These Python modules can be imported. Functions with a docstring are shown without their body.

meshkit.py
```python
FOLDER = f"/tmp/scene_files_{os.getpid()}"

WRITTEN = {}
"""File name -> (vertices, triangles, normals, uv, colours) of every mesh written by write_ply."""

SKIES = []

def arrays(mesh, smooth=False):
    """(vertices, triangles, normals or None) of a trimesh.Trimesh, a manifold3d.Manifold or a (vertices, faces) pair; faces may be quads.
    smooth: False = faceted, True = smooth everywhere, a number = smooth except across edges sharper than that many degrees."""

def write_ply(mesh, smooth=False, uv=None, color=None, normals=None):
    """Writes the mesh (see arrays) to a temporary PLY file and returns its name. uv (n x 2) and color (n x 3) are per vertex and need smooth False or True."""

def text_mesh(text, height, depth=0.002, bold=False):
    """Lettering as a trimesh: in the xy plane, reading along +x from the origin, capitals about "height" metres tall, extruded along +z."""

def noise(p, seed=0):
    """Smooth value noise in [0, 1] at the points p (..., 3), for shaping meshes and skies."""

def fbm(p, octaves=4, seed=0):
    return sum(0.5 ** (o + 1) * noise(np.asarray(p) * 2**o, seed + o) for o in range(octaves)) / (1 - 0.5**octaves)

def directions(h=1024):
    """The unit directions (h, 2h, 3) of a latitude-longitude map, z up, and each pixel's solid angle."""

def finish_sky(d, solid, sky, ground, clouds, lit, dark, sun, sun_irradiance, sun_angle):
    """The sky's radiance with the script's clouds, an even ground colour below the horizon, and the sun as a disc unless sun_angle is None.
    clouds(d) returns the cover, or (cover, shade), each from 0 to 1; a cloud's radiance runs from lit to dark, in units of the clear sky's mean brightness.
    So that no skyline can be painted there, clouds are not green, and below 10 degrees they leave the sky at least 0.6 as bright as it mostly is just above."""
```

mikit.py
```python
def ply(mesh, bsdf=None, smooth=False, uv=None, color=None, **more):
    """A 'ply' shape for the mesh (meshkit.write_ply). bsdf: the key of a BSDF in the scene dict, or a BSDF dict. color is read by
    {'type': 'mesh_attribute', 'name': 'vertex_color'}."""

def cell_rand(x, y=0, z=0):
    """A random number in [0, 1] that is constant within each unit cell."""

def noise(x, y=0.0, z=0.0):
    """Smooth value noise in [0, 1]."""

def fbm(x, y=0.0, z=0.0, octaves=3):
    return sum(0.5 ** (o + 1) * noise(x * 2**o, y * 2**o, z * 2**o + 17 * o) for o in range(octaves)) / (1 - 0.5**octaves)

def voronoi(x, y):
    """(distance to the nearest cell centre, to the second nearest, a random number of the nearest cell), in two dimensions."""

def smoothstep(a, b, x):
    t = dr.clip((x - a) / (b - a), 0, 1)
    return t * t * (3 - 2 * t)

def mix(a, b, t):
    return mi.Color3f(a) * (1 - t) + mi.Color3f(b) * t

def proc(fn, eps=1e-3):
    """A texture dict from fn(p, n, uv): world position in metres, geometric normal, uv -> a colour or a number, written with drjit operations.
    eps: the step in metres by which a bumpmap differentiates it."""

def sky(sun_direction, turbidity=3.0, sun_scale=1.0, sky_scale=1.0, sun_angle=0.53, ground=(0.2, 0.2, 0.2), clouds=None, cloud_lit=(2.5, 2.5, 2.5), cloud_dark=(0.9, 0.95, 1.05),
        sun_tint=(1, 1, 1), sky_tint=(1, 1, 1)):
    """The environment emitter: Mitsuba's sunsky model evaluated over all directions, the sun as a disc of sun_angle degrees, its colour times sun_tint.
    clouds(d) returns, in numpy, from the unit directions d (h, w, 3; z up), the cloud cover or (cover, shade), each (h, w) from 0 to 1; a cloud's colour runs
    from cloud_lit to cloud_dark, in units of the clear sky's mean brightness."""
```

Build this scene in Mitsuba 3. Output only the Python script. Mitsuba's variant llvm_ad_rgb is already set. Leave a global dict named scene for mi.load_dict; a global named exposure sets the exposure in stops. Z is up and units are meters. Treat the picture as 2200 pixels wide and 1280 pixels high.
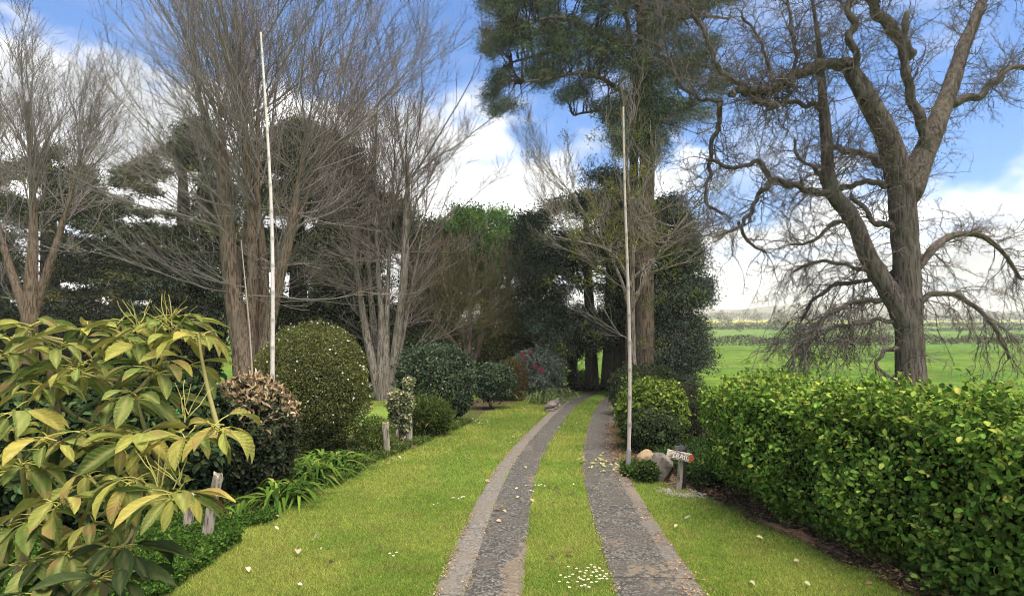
import math
import numpy as np
import shapely
import trimesh
import drjit as dr
import mitsuba as mi
import mikit
import meshkit
from scipy.interpolate import CubicSpline
from shapely.geometry import LineString, Polygon
from shapely.ops import unary_union

T = mi.ScalarTransform4f
scene, labels = {}, {}

# ------------------------------------------------------------------ camera, light, exposure
F, CX, CY = 1265.0, 1100.0, 640.0          # lens in pixels of a 2200 x 1280 picture
CAMZ, PITCH = 1.68, math.radians(1.81)
cp, sp = math.cos(PITCH), math.sin(PITCH)
scene['camera'] = {'type': 'perspective', 'fov': math.degrees(2 * math.atan(1100 / F)), 'fov_axis': 'x', 'near_clip': 0.05, 'far_clip': 30000.0,
                   'to_world': T().look_at(origin=[0, 0, CAMZ], target=[0, cp, CAMZ + sp], up=[0, 0, 1])}
exposure = 2.68
SUN = np.array([0.24, -0.22, 0.95])


def clouds(d):
    el = np.degrees(np.arcsin(np.clip(d[..., 2], -1, 1)))
    az = np.arctan2(d[..., 0], d[..., 1])
    q = d / np.maximum(np.linalg.norm(d[..., :2], axis=-1, keepdims=True), .25) * np.array([1, 1, 1.6])
    big = meshkit.fbm(q * 3.0 + 3.1, 3, 5)
    det = meshkit.fbm(q * 9.0 + 7.7, 5, 9)
    puff = (big - .5) * 16 + (det - .5) * 15
    top = 18.3 - 8.5 * np.sin(az)
    cov = np.clip((top + puff - el) / 4.0, 0, 1)
    low = meshkit.fbm(d * np.array([4, 4, 26.0]) + 1.3, 4, 21)
    gap = np.clip((low - .56) / .12, 0, 1) * np.clip((10 - el) / 5, 0, 1)
    cov = cov * cov * (3 - 2 * cov) * (1 - .65 * gap)
    wisp = np.clip((meshkit.fbm(q * 5.0 + 11, 4, 33) - .56) / .3, 0, 1) * .35
    cov = np.maximum(cov, wisp)
    shade = np.clip((meshkit.fbm(q * 5.5 + np.array([0, 0, .5]), 4, 14) - .36) / .26, 0, 1) * .9
    return cov, shade


scene['sky'] = mikit.sky(SUN.tolist(), turbidity=2.6, sun_scale=1.1, sun_angle=55.0, clouds=clouds, ground=(.10, .13, .05),
                         cloud_lit=(3.4, 3.4, 3.4), cloud_dark=(1.45, 1.52, 1.64), sky_tint=(0.53, 0.73, 1.04))
labels['sky'] = {'label': 'blue sky with white cumulus clouds low down', 'kind': 'structure'}

rng = np.random.default_rng(7)


# ------------------------------------------------------------------ ground shape and pixel helpers (used to work out real positions)
def sstep(a, b, x):
    t = np.clip((np.asarray(x, float) - a) / (b - a), 0, 1)
    return t * t * (3 - 2 * t)


def hgt(x, y):
    x, y = np.asarray(x, float), np.asarray(y, float)
    plane = -0.066 * np.clip(y, -6, 34)
    d = np.hypot(x, y)
    side = np.maximum(y, np.maximum(0, (x - 6)) * 2.2 + 14)
    f = sstep(26, 66, np.minimum(side, 200))
    und = 0.7 * np.sin(x * .031 + 1) * np.cos(y * .027) + .3 * np.sin(x * .09) * np.sin(y * .11 + 2)
    far = -5.6 + und * sstep(50, 120, d) + sstep(260, 900, d) * 1.0
    return plane * (1 - f) + far * f


def P(px, py, d):
    u, v = (np.asarray(px, float) - CX) / F, (CY - np.asarray(py, float)) / F
    return np.stack([u / (cp - v * sp) * d, np.ones_like(u) * d, CAMZ + (sp + v * cp) / (cp - v * sp) * d], -1)


def ground_d(px, py):
    """depth at which the sight line meets the garden plane"""
    v = (CY - py) / F
    s = (sp + v * cp) / (cp - v * sp)
    return -CAMZ / (s + 0.066)


def G(px, py):
    p = P(px, py, ground_d(px, py))
    return p


def nrm(a):
    return a / np.maximum(np.linalg.norm(a, axis=-1, keepdims=True), 1e-9)


# ------------------------------------------------------------------ materials
def rgb(*c):
    return {'type': 'rgb', 'value': list(c)}


VC = {'type': 'mesh_attribute', 'name': 'vertex_color'}
scene['leaf'] = {'type': 'principledthin', 'base_color': VC, 'roughness': .55, 'diff_trans': .55, 'eta': 1.35}
scene['glossy_leaf'] = {'type': 'principledthin', 'base_color': VC, 'roughness': .38, 'diff_trans': .45, 'eta': 1.42}
def vein_h(p, n, uv):
    a = dr.abs(uv.x)
    w = dr.sin((uv.y * 10.0 - a * 1.5) * 6.2832)
    return w * w * w * .0011 * dr.minimum(a * 4, 1.0) + dr.exp(-a * a * 160) * .0012


scene['veined_leaf'] = {'type': 'bumpmap', 'arbitrary': mikit.proc(vein_h, eps=.0012), 'scale': 1.0, 'bsdf': {'type': 'principledthin', 'base_color': VC, 'roughness': .42, 'diff_trans': .55, 'eta': 1.4}}
scene['needle'] = {'type': 'twosided', 'bsdf': {'type': 'diffuse', 'reflectance': VC}}
scene['grass_blade'] = {'type': 'principledthin', 'base_color': VC, 'roughness': .6, 'diff_trans': .8, 'eta': 1.3}
scene['twig'] = {'type': 'twosided', 'bsdf': {'type': 'diffuse', 'reflectance': VC}}
scene['painted'] = {'type': 'twosided', 'bsdf': {'type': 'principled', 'base_color': VC, 'roughness': .8, 'specular': .3}}


def bark_fn(c0, c1, c2):
    def fn(p, n, uv):
        w = mikit.noise(p.x * 4, p.y * 4, p.z * 1.3) * 1.4
        a = mikit.fbm(p.x * 34 + w, p.y * 34 + w, p.z * 3.6, 3)
        b = mikit.fbm(p.x * 2.1 + 5, p.y * 2.1, p.z * 1.4, 3)
        ridg = mikit.smoothstep(.34, .60, a)
        c = mikit.mix(c0, c1, ridg)
        return mikit.mix(c, c2, mikit.smoothstep(.42, .75, b) * .45)
    return fn


def bark_h(p, n, uv):
    w = mikit.noise(p.x * 4, p.y * 4, p.z * 1.3) * 1.4
    return mikit.fbm(p.x * 34 + w, p.y * 34 + w, p.z * 3.6, 3) * .03


def bark(name, c0, c1, c2):
    scene[name] = {'type': 'twosided', 'bsdf': {'type': 'bumpmap', 'arbitrary': mikit.proc(bark_h, eps=.006), 'scale': 1.0,
                                               'bsdf': {'type': 'diffuse', 'reflectance': mikit.proc(bark_fn(c0, c1, c2))}}}


bark('bark_brown', (.084, .060, .046), (.215, .168, .132), (.16, .138, .108))
bark('bark_dark', (.060, .051, .047), (.15, .132, .12), (.12, .122, .085))
bark('bark_pale', (.12, .10, .087), (.33, .295, .26), (.21, .185, .15))


def wood_fn(p, n, uv):
    g = mikit.fbm(p.x * 60, p.y * 60, p.z * 7, 3)
    b = mikit.fbm(p.x * 7, p.y * 7, p.z * 5, 2)
    c = mikit.mix((.12, .10, .08), (.40, .36, .30), mikit.smoothstep(.3, .6, g))
    return mikit.mix(c, (.28, .30, .19), mikit.smoothstep(.52, .7, b) * .5)


scene['weathered_wood'] = {'type': 'twosided', 'bsdf': {'type': 'diffuse', 'reflectance': mikit.proc(wood_fn)}}


def rock_fn(p, n, uv):
    a = mikit.fbm(p.x * 9, p.y * 9, p.z * 9, 4)
    b = mikit.fbm(p.x * 40, p.y * 40, p.z * 40, 2)
    c = mikit.mix((.07, .064, .058), (.185, .172, .155), mikit.smoothstep(.3, .7, a))
    return c * (.75 + .5 * b)


scene['rock'] = {'type': 'twosided', 'bsdf': {'type': 'diffuse', 'reflectance': mikit.proc(rock_fn)}}


def tan_rock_fn(p, n, uv):
    a = mikit.fbm(p.x * 11, p.y * 11, p.z * 11, 4)
    return mikit.mix((.12, .088, .052), (.32, .25, .16), mikit.smoothstep(.3, .7, a))


scene['tan_rock'] = {'type': 'twosided', 'bsdf': {'type': 'diffuse', 'reflectance': mikit.proc(tan_rock_fn)}}


def conc_fn(p, n, uv):
    # uv.x: metres from the slab's lawn-side edge, uv.y: its width (constant over a slab)
    spk = mikit.noise(p.x * 75, p.y * 75, 3.1)
    spk2 = mikit.noise(p.x * 38 + 9, p.y * 38, 7.7)
    mid = mikit.fbm(p.x * 5, p.y * 5, 1.0, 3)
    c = mikit.mix((.050, .051, .048), (.132, .133, .126), mikit.smoothstep(.35, .75, spk * .6 + spk2 * .4))
    c = mikit.mix(c, (.36, .35, .335), mikit.smoothstep(.83, .93, spk) * .4)
    c = mikit.mix(c, (.088, .083, .074), mikit.smoothstep(.42, .68, mid) * .5)
    ed = mikit.smoothstep(.17, .0, uv.y - uv.x)
    c = mikit.mix(c, (.165, .155, .14), mikit.smoothstep(.16, .13, uv.y - uv.x + (mid - .5) * .08) * .5 * dr.select(uv.y > .5, 1.0, 0.0))
    tan = mikit.fbm(p.x * 3.2 + 4, p.y * 1.5, 5.0, 3) * .7 + mikit.fbm(p.x * 26, p.y * 26, 2.0, 2) * .3 + ed * .10
    return mikit.mix(c, (.20, .165, .12), mikit.smoothstep(.66, .72, tan) * .5)


def edge_fn(p, n, uv):
    spk = mikit.noise(p.x * 70, p.y * 70, 8.1)
    mid = mikit.fbm(p.x * 6, p.y * 6, 4.0, 3)
    c = mikit.mix((.09, .088, .080), (.195, .189, .172), spk)
    return mikit.mix(c, (.15, .135, .105), mikit.smoothstep(.45, .7, mid) * .5)


def conc_h(p, n, uv):
    return (mikit.noise(p.x * 75, p.y * 75, 3.1) + mikit.noise(p.x * 38 + 9, p.y * 38, 7.7)) * .003


scene['aggregate'] = {'type': 'twosided', 'bsdf': {'type': 'bumpmap', 'arbitrary': mikit.proc(conc_h, eps=.004), 'scale': 1.0,
                                                  'bsdf': {'type': 'diffuse', 'reflectance': mikit.proc(conc_fn)}}}
scene['edge_concrete'] = {'type': 'twosided', 'bsdf': {'type': 'diffuse', 'reflectance': mikit.proc(edge_fn)}}

# lawn edges, as x over y (metres)
LBED = [(-4, -2.5), (2.5, -2.45), (5.8, -2.55), (9.6, -2.05), (14, -1.15), (17, -.75), (20, -.2), (23, .75), (26, 1.4)]
RBED = [(-4, 3.4), (3.0, 3.14), (4.4, 2.88), (6.1, 2.50), (7.4, 2.02), (8.3, 1.64), (9.5, 1.80), (12, 2.22), (16, 2.92), (20, 3.75), (26, 5.2)]
MID = [(-4, .25), (2.5, .30), (4.1, .40), (6.3, .52), (8.6, .70), (11.5, 1.08), (15, 1.64), (20.3, 2.62), (24, 3.5), (30, 5.3)]
_mid = CubicSpline(*np.array(MID).T)
_mid_y = np.linspace(-4, 30, 800)


def midx(y):
    return _mid(np.clip(y, -4, 30))


def pl(y, pts):
    x = mi.Float(pts[0][1])
    for (y0, x0), (y1, x1) in zip(pts, pts[1:]):
        x += (x1 - x0) / (y1 - y0) * dr.clip(y - y0, 0, y1 - y0)
    return x


def npl(y, pts):
    a = np.array(pts)
    return np.interp(y, a[:, 0], a[:, 1])


LAWN_A, LAWN_B, LAWN_C = (.20, .305, .056), (.305, .37, .084), (.125, .23, .044)


def ground_fn(p, n, uv):
    x, y = p.x, p.y
    d = dr.sqrt(x * x + y * y)
    n1 = mikit.fbm(x * 1.3, y * 1.3, 2.0, 3)
    n2 = mikit.fbm(x * .33, y * .33, 5.0, 2)
    n3 = mikit.fbm(x * 28, y * 28, 1.0, 2)
    lawn = mikit.mix(LAWN_A, LAWN_B, mikit.smoothstep(.36, .66, n1)) * (.36 + .36 * n3)  # soil level darkened to stand for the shadow between grass blades
    lawn = mikit.mix(lawn, LAWN_C, mikit.smoothstep(.5, .7, n2) * .7)
    soil = mikit.mix((.045, .033, .022), (.14, .105, .07), mikit.smoothstep(.3, .7, n3))
    soil = mikit.mix(soil, (.05, .08, .02), mikit.smoothstep(.4, .6, n1) * .7)
    wob = (n1 - .5) * .3
    lb, rb = pl(y, LBED), pl(y, RBED)
    inbed = mikit.smoothstep(.06, -.06, x - lb + wob) * mikit.smoothstep(-2.3, -1.9, x - lb + wob)
    inbed = dr.maximum(inbed, mikit.smoothstep(-.06, .06, x - rb + wob * .4) * mikit.smoothstep(3.2, 2.6, x - rb))
    inbed *= mikit.smoothstep(30, 26, y) * mikit.smoothstep(-6, -3, y)
    c = mikit.mix(lawn, soil, inbed)
    # paddocks
    g1 = mikit.fbm(x * .06, y * .12, 3.0, 3)
    g2 = mikit.fbm(x * .55, y * .55, 8.0, 2)
    fld = mikit.mix((.055, .115, .018), (.088, .155, .024), mikit.smoothstep(.3, .7, g1)) * (.62 + .76 * g2)
    fld = mikit.mix(fld, (.12, .14, .045), mikit.smoothstep(.55, .75, mikit.fbm(x * .22 + 3, y * .35, 6.0, 3)) * .45)
    c = mikit.mix(c, fld, mikit.smoothstep(34, 48, d))
    f1, f2, which = mikit.voronoi(x / 210.0 + .35, y / 120.0 + .2)
    far = mikit.mix((.075, .15, .035), (.12, .19, .05), which)
    far = mikit.mix(far, (.15, .13, .07), mikit.smoothstep(.78, .82, which))
    c = mikit.mix(c, far, mikit.smoothstep(150, 168, d))
    g, h2, w2 = mikit.voronoi(x / 420.0 + .1, y / 260.0 + .6)
    yel = mikit.mix((.10, .16, .06), (.34, .34, .08), mikit.smoothstep(.52, .56, w2))
    yel = mikit.mix(yel, (.16, .2, .09), mikit.smoothstep(.75, .8, w2))
    return mikit.mix(c, yel, mikit.smoothstep(560, 640, d))


scene['ground_mat'] = {'type': 'diffuse', 'reflectance': mikit.proc(ground_fn)}


def hill_fn(p, n, uv):
    a = mikit.fbm(p.x * .004, p.y * .004, p.z * .01, 3)
    return mikit.mix((.03, .05, .03), (.07, .10, .045), mikit.smoothstep(.35, .65, a))


scene['hill_mat'] = {'type': 'diffuse', 'reflectance': mikit.proc(hill_fn)}


# ------------------------------------------------------------------ mesh helpers
def put(key, V, Fc, mat, smooth=False, color=None, uv=None, label=None, cat=None, group=None, kind=None, **more):
    V = np.asarray(V, float)
    if color is not None:
        color = np.clip(np.broadcast_to(np.asarray(color, float), V.shape), 0, 1)
    scene[key] = mikit.ply((V, np.asarray(Fc, int)), mat, smooth=smooth, color=color, uv=uv, **more)
    info(key, label, cat, group, kind)
    return key


def info(key, label=None, cat=None, group=None, kind=None):
    d = {k: v for k, v in (('label', label), ('category', cat), ('group', group), ('kind', kind)) if v}
    if d:
        labels[key] = {**labels.get(key, {}), **d}


_used = {}


def num(name):
    k = _used.get(name, 0)
    _used[name] = k + 1
    return name if k == 0 else f'{name}_{k:03d}'


def cat_meshes(ms):
    Vs, Fs, o = [], [], 0
    for V, Fc in ms:
        Vs.append(V)
        Fs.append(np.asarray(Fc) + o)
        o += len(V)
    return np.vstack(Vs), np.vstack(Fs)


def tubes(pts, rad, sides=3):
    """N polylines (N,K,3) with radii (N,K) -> one mesh"""
    N, K, _ = pts.shape
    t = np.gradient(pts, axis=1) if K > 2 else np.repeat(pts[:, 1:] - pts[:, :1], 2, 1)
    t = nrm(t)
    mean = nrm(pts[:, -1] - pts[:, 0])
    ref = np.where(np.abs(mean[:, 2:]) < .8, [[0, 0, 1.]], [[1., 0, 0]])[:, None]
    a = nrm(np.cross(t, np.broadcast_to(ref, t.shape)))
    b = np.cross(t, a)
    ang = np.arange(sides) * 2 * math.pi / sides
    V = pts[:, :, None] + rad[:, :, None, None] * (np.cos(ang)[:, None] * a[:, :, None] + np.sin(ang)[:, None] * b[:, :, None])
    i, j = np.meshgrid(np.arange(K - 1), np.arange(sides), indexing='ij')
    q = np.stack([i * sides + j, i * sides + (j + 1) % sides, (i + 1) * sides + (j + 1) % sides, (i + 1) * sides + j], -1).reshape(-1, 4)
    tri = np.vstack([q[:, [0, 1, 2]], q[:, [0, 2, 3]]])
    Fc = (tri[None] + (np.arange(N) * K * sides)[:, None, None]).reshape(-1, 3)
    return V.reshape(-1, 3), Fc


def capped(V, Fc, sides):
    """closes both ends of a single tube"""
    n = len(V)
    V = np.vstack([V, V[:sides].mean(0), V[-sides:].mean(0)])
    j = np.arange(sides)
    c0 = np.stack([(j + 1) % sides, j, np.full(sides, n)], 1)
    c1 = np.stack([n - sides + j, n - sides + (j + 1) % sides, np.full(sides, n + 1)], 1)
    return V, np.vstack([Fc, c0, c1])


def spline(pts, rad, n):
    pts, rad = np.asarray(pts, float), np.asarray(rad, float)
    s = np.concatenate([[0], np.cumsum(np.linalg.norm(np.diff(pts, axis=0), axis=1))])
    k = np.linspace(0, s[-1], n)
    if len(pts) == 2:
        q = pts[0] + (pts[1] - pts[0]) * (k / s[-1])[:, None]
    else:
        q = CubicSpline(s, pts, bc_type='natural')(k)
    return q, np.interp(k, s, rad)


def limb(pts, rad, n=None, sides=9, rough=.06, seed=0, cap=False):
    n = n or max(6, 4 * len(pts))
    q, r = spline(pts, rad, n)
    V, Fc = tubes(q[None], r[None], sides)
    if rough:
        c = np.repeat(q, sides, 0)
        k = 1 + rough * 2 * (meshkit.fbm(V * np.array([5, 5, 1.6]) / max(r.max(), .05) * .3, 2, seed) - .5)
        V = c + (V - c) * k[:, None]
    if cap:
        V, Fc = capped(V, Fc, sides)
    return V, Fc, q, r


def grow(r_, p, d, L, rad, nseg, wig, trop, tw, rend=.3, wigc=.0):
    """N shoots of nseg steps each; trop pulls their direction by tw per step"""
    N = len(p)
    step = (np.broadcast_to(L, N) / nseg)[:, None]
    pts, cur = [p], nrm(d)
    bias = r_.normal(size=(N, 3)) * wigc
    for _ in range(nseg):
        cur = nrm(cur + wig * r_.normal(size=(N, 3)) + bias + tw * np.asarray(trop))
        p = p + cur * step
        pts.append(p)
    R = np.broadcast_to(rad, N)[:, None] * np.linspace(1, rend, nseg + 1)[None]
    return np.stack(pts, 1), R


def spawn(r_, pts, rad, per, t0, t1, a0, a1, up=0.0, rk=.6, power=1.0):
    """starting points, directions, radii and positions along the parent of children"""
    N, K, _ = pts.shape
    cnt = r_.poisson(per, N) if np.isscalar(per) else r_.poisson(per)
    idx = np.repeat(np.arange(N), cnt)
    t = (t0 + (t1 - t0) * r_.random(len(idx)) ** power) * (K - 1)
    k = np.minimum(t.astype(int), K - 2)
    f = (t - k)[:, None]
    p = pts[idx, k] * (1 - f) + pts[idx, k + 1] * f
    tan = nrm(pts[idx, k + 1] - pts[idx, k])
    r0 = (rad[idx, k] * (1 - f[:, 0]) + rad[idx, k + 1] * f[:, 0])
    q = r_.normal(size=(len(idx), 3)) + np.array([0, 0, up])
    q = nrm(q - (q * tan).sum(-1, keepdims=True) * tan)
    a = a0 + (a1 - a0) * r_.random(len(idx))[:, None]
    return p, nrm(np.cos(a) * tan + np.sin(a) * q), r0 * rk, t / (K - 1), idx


def leafmesh(C, D, Nn, L, W, rows=None, fold=.25, droop=.0):
    """leaves from the point C along D, facing Nn. rows None: a folded diamond of two triangles; else (position, half width) rows, three points each"""
    N = len(C)
    D = nrm(D)
    S = nrm(np.cross(D, Nn))
    U = np.cross(S, D)
    L, W = np.broadcast_to(L, N)[:, None], np.broadcast_to(W, N)[:, None]
    if rows is None:
        V = np.stack([C, C + D * L * .5 - S * W * .5 + U * W * fold, C + D * L - U * L * droop, C + D * L * .5 + S * W * .5 + U * W * fold], 1)
        Fc = np.array([[0, 2, 1], [0, 3, 2]])
        n = 4
    else:
        parts = []
        for t, w in rows:
            m = C + D * L * t - U * L * droop * t * t
            parts += [m - S * W * w * .5 + U * W * w * fold, m, m + S * W * w * .5 + U * W * w * fold]
        V = np.stack(parts, 1)
        n = len(parts)
        Fc = []
        for k in range(len(rows) - 1):
            a, b = 3 * k, 3 * k + 3
            Fc += [[a, a + 1, b + 1], [a, b + 1, b], [a + 1, a + 2, b + 2], [a + 1, b + 2, b + 1]]
        Fc = np.array(Fc)
    Fall = (Fc[None] + (np.arange(N) * n)[:, None, None]).reshape(-1, 3)
    return V.reshape(-1, 3), Fall, n


def pick(r_, cols, wts, n, var=.22):
    cols = np.asarray(cols, float)
    i = r_.choice(len(cols), n, p=np.asarray(wts) / np.sum(wts))
    return cols[i] * (1 + var * r_.normal(size=(n, 1))).clip(.4, 1.8) * (1 + .06 * r_.normal(size=(n, 3)))


def rand_dir(r_, n):
    return nrm(r_.normal(size=(n, 3)))


ROWS_OVAL = [(0, .03), (.22, .75), (.55, 1.0), (.82, .68), (1, .06)]
ROWS_STRAP = [(0, .6), (.2, .95), (.45, 1.0), (.7, .85), (.88, .5), (1, .06)]


# ------------------------------------------------------------------ ground, hills, driveway
def build_ground():
    na = 240
    rr = np.concatenate([[0.0], np.geomspace(.8, 3300, 150)])
    a = np.linspace(0, 2 * math.pi, na, endpoint=False)
    R, A = np.meshgrid(rr[1:], a, indexing='ij')
    x, y = R * np.sin(A), R * np.cos(A)
    V = np.vstack([[0, 0, float(hgt(0, 0))], np.stack([x, y, hgt(x, y)], -1).reshape(-1, 3)])
    m = len(rr) - 1
    i, j = np.meshgrid(np.arange(m - 1), np.arange(na), indexing='ij')
    q = np.stack([i * na + j, i * na + (j + 1) % na, (i + 1) * na + (j + 1) % na, (i + 1) * na + j], -1).reshape(-1, 4) + 1
    fan = np.stack([np.zeros(na, int), (np.arange(na) + 1) % na + 1, np.arange(na) + 1], 1)
    Fc = np.vstack([q[:, [0, 2, 1]], q[:, [0, 3, 2]], fan])
    tm = trimesh.Trimesh(V, Fc, process=False)
    if tm.face_normals[:, 2].mean() < 0:
        Fc = Fc[:, ::-1]
    put('ground', V, Fc, 'ground_mat', smooth=True, kind='structure', label='mown garden lawn running out into green paddocks')


build_ground()


def build_hills():
    na, rows = 360, 26
    a = np.linspace(0, 2 * math.pi, na, endpoint=False)
    k = np.linspace(0, 1, rows)
    R, A = np.meshgrid(1750 + 1300 * k, a, indexing='ij')
    x, y = R * np.sin(A), R * np.cos(A)
    prof = np.sin(np.clip(k, 0, 1) * math.pi)[:, None] ** .8
    circ = np.stack([np.sin(A) * 6, np.cos(A) * 6, k[:, None] * 2.0 + A * 0], -1)
    n1 = meshkit.fbm(circ * 1.5 + 4.0, 4, 3)
    z = -8 + prof * (13 + 60 * np.clip(n1 - .32, 0, 1))
    # the long rounded hill that shows past the right-hand tree
    z += prof * 31 * np.exp(-((A - .50) / .12) ** 2)
    V = np.stack([x, y, z], -1).reshape(-1, 3)
    i, j = np.meshgrid(np.arange(rows - 1), np.arange(na), indexing='ij')
    q = np.stack([i * na + j, i * na + (j + 1) % na, (i + 1) * na + (j + 1) % na, (i + 1) * na + j], -1).reshape(-1, 4)
    put('hills', V, np.vstack([q[:, [0, 2, 1]], q[:, [0, 3, 2]]]), 'hill_mat', smooth=True, kind='structure', label='low blue hills along the horizon')


build_hills()

# arc length along the drive's middle line
_cx = np.stack([_mid(_mid_y), _mid_y], -1)
_cs = np.concatenate([[0], np.cumsum(np.linalg.norm(np.diff(_cx, axis=0), axis=1))])


def drive_at(s):
    p = np.stack([np.interp(s, _cs, _cx[:, 0]), np.interp(s, _cs, _cx[:, 1])], -1)
    e = .05
    q = np.stack([np.interp(s + e, _cs, _cx[:, 0]) - np.interp(s - e, _cs, _cx[:, 0]), np.interp(s + e, _cs, _cx[:, 1]) - np.interp(s - e, _cs, _cx[:, 1])], -1)
    t = nrm(q)
    return p, np.stack([t[:, 1], -t[:, 0]], -1)


def slab(s0, s1, o0, o1, zt, r_, rag=.012):
    n, w = max(4, int((s1 - s0) / .12)), 5
    s = np.linspace(s0, s1, n)
    p, side = drive_at(s)
    e0 = o0 + rag * 2 * (meshkit.fbm(np.stack([s * 3, s * 0 + o0 * 7, s * 0], -1), 3, 2) - .5)
    e1 = o1 + rag * 2 * (meshkit.fbm(np.stack([s * 3, s * 0 + o1 * 9, s * 0 + 4], -1), 3, 2) - .5)
    k = np.linspace(0, 1, w)
    off = e0[:, None] * (1 - k) + e1[:, None] * k
    xy = p[:, None] + side[:, None] * off[..., None]
    tilt = r_.normal() * .002
    z = hgt(xy[..., 0], xy[..., 1]) + zt + tilt * (k - .5)
    z[:, [0, -1]] -= .004
    z[[0, -1]] -= .003
    top = np.concatenate([xy, z[..., None]], -1).reshape(-1, 3)
    uv = np.stack([off - o0, np.full_like(off, o1 - o0)], -1).reshape(-1, 2)
    i, j = np.meshgrid(np.arange(n - 1), np.arange(w - 1), indexing='ij')
    q = np.stack([i * w + j, i * w + j + 1, (i + 1) * w + j + 1, (i + 1) * w + j], -1).reshape(-1, 4)
    Fc = np.vstack([q[:, [0, 1, 2]], q[:, [0, 2, 3]]])
    ring = np.concatenate([np.arange(w), np.arange(1, n) * w + w - 1, (n - 1) * w + np.arange(w - 2, -1, -1), np.arange(n - 2, 0, -1) * w])
    low = top[ring] - [0, 0, .06]
    m, N = len(ring), len(top)
    a = np.arange(m)
    Fs = np.vstack([np.stack([ring[a], N + a, N + (a + 1) % m], 1), np.stack([ring[a], N + (a + 1) % m, ring[(a + 1) % m]], 1)])
    return np.vstack([top, low]), np.vstack([Fc, Fs]), np.vstack([uv, uv[ring]])


S0 = float(np.interp(-2.0, _mid_y, _cs))
S1 = float(np.interp(27.0, _mid_y, _cs))
r_ = np.random.default_rng(3)
LSTRIP, LEDGE, RSTRIP = (-.735, -.325), (-.965, -.742), (.325, .955)
scene['air'] = {'type': 'homogeneous', 'albedo': .95, 'sigma_t': 4.5e-4}
scene['haze'] = {'type': 'cube', 'to_world': T().translate([0, 0, 40]).scale([3600, 3600, 52]), 'bsdf': {'type': 'null'}, 'interior': {'type': 'ref', 'id': 'air'}}
scene['camera']['medium'] = {'type': 'ref', 'id': 'air'}
info('haze', 'thin pale haze that fades the distant hills', kind='stuff')
info('concrete_track', 'long dark aggregate concrete wheel track with pale edging band on its lawn side', kind='structure')
info('concrete_track_001', 'dark aggregate concrete wheel track strewn with leaves beside the hedge', kind='structure')


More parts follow.
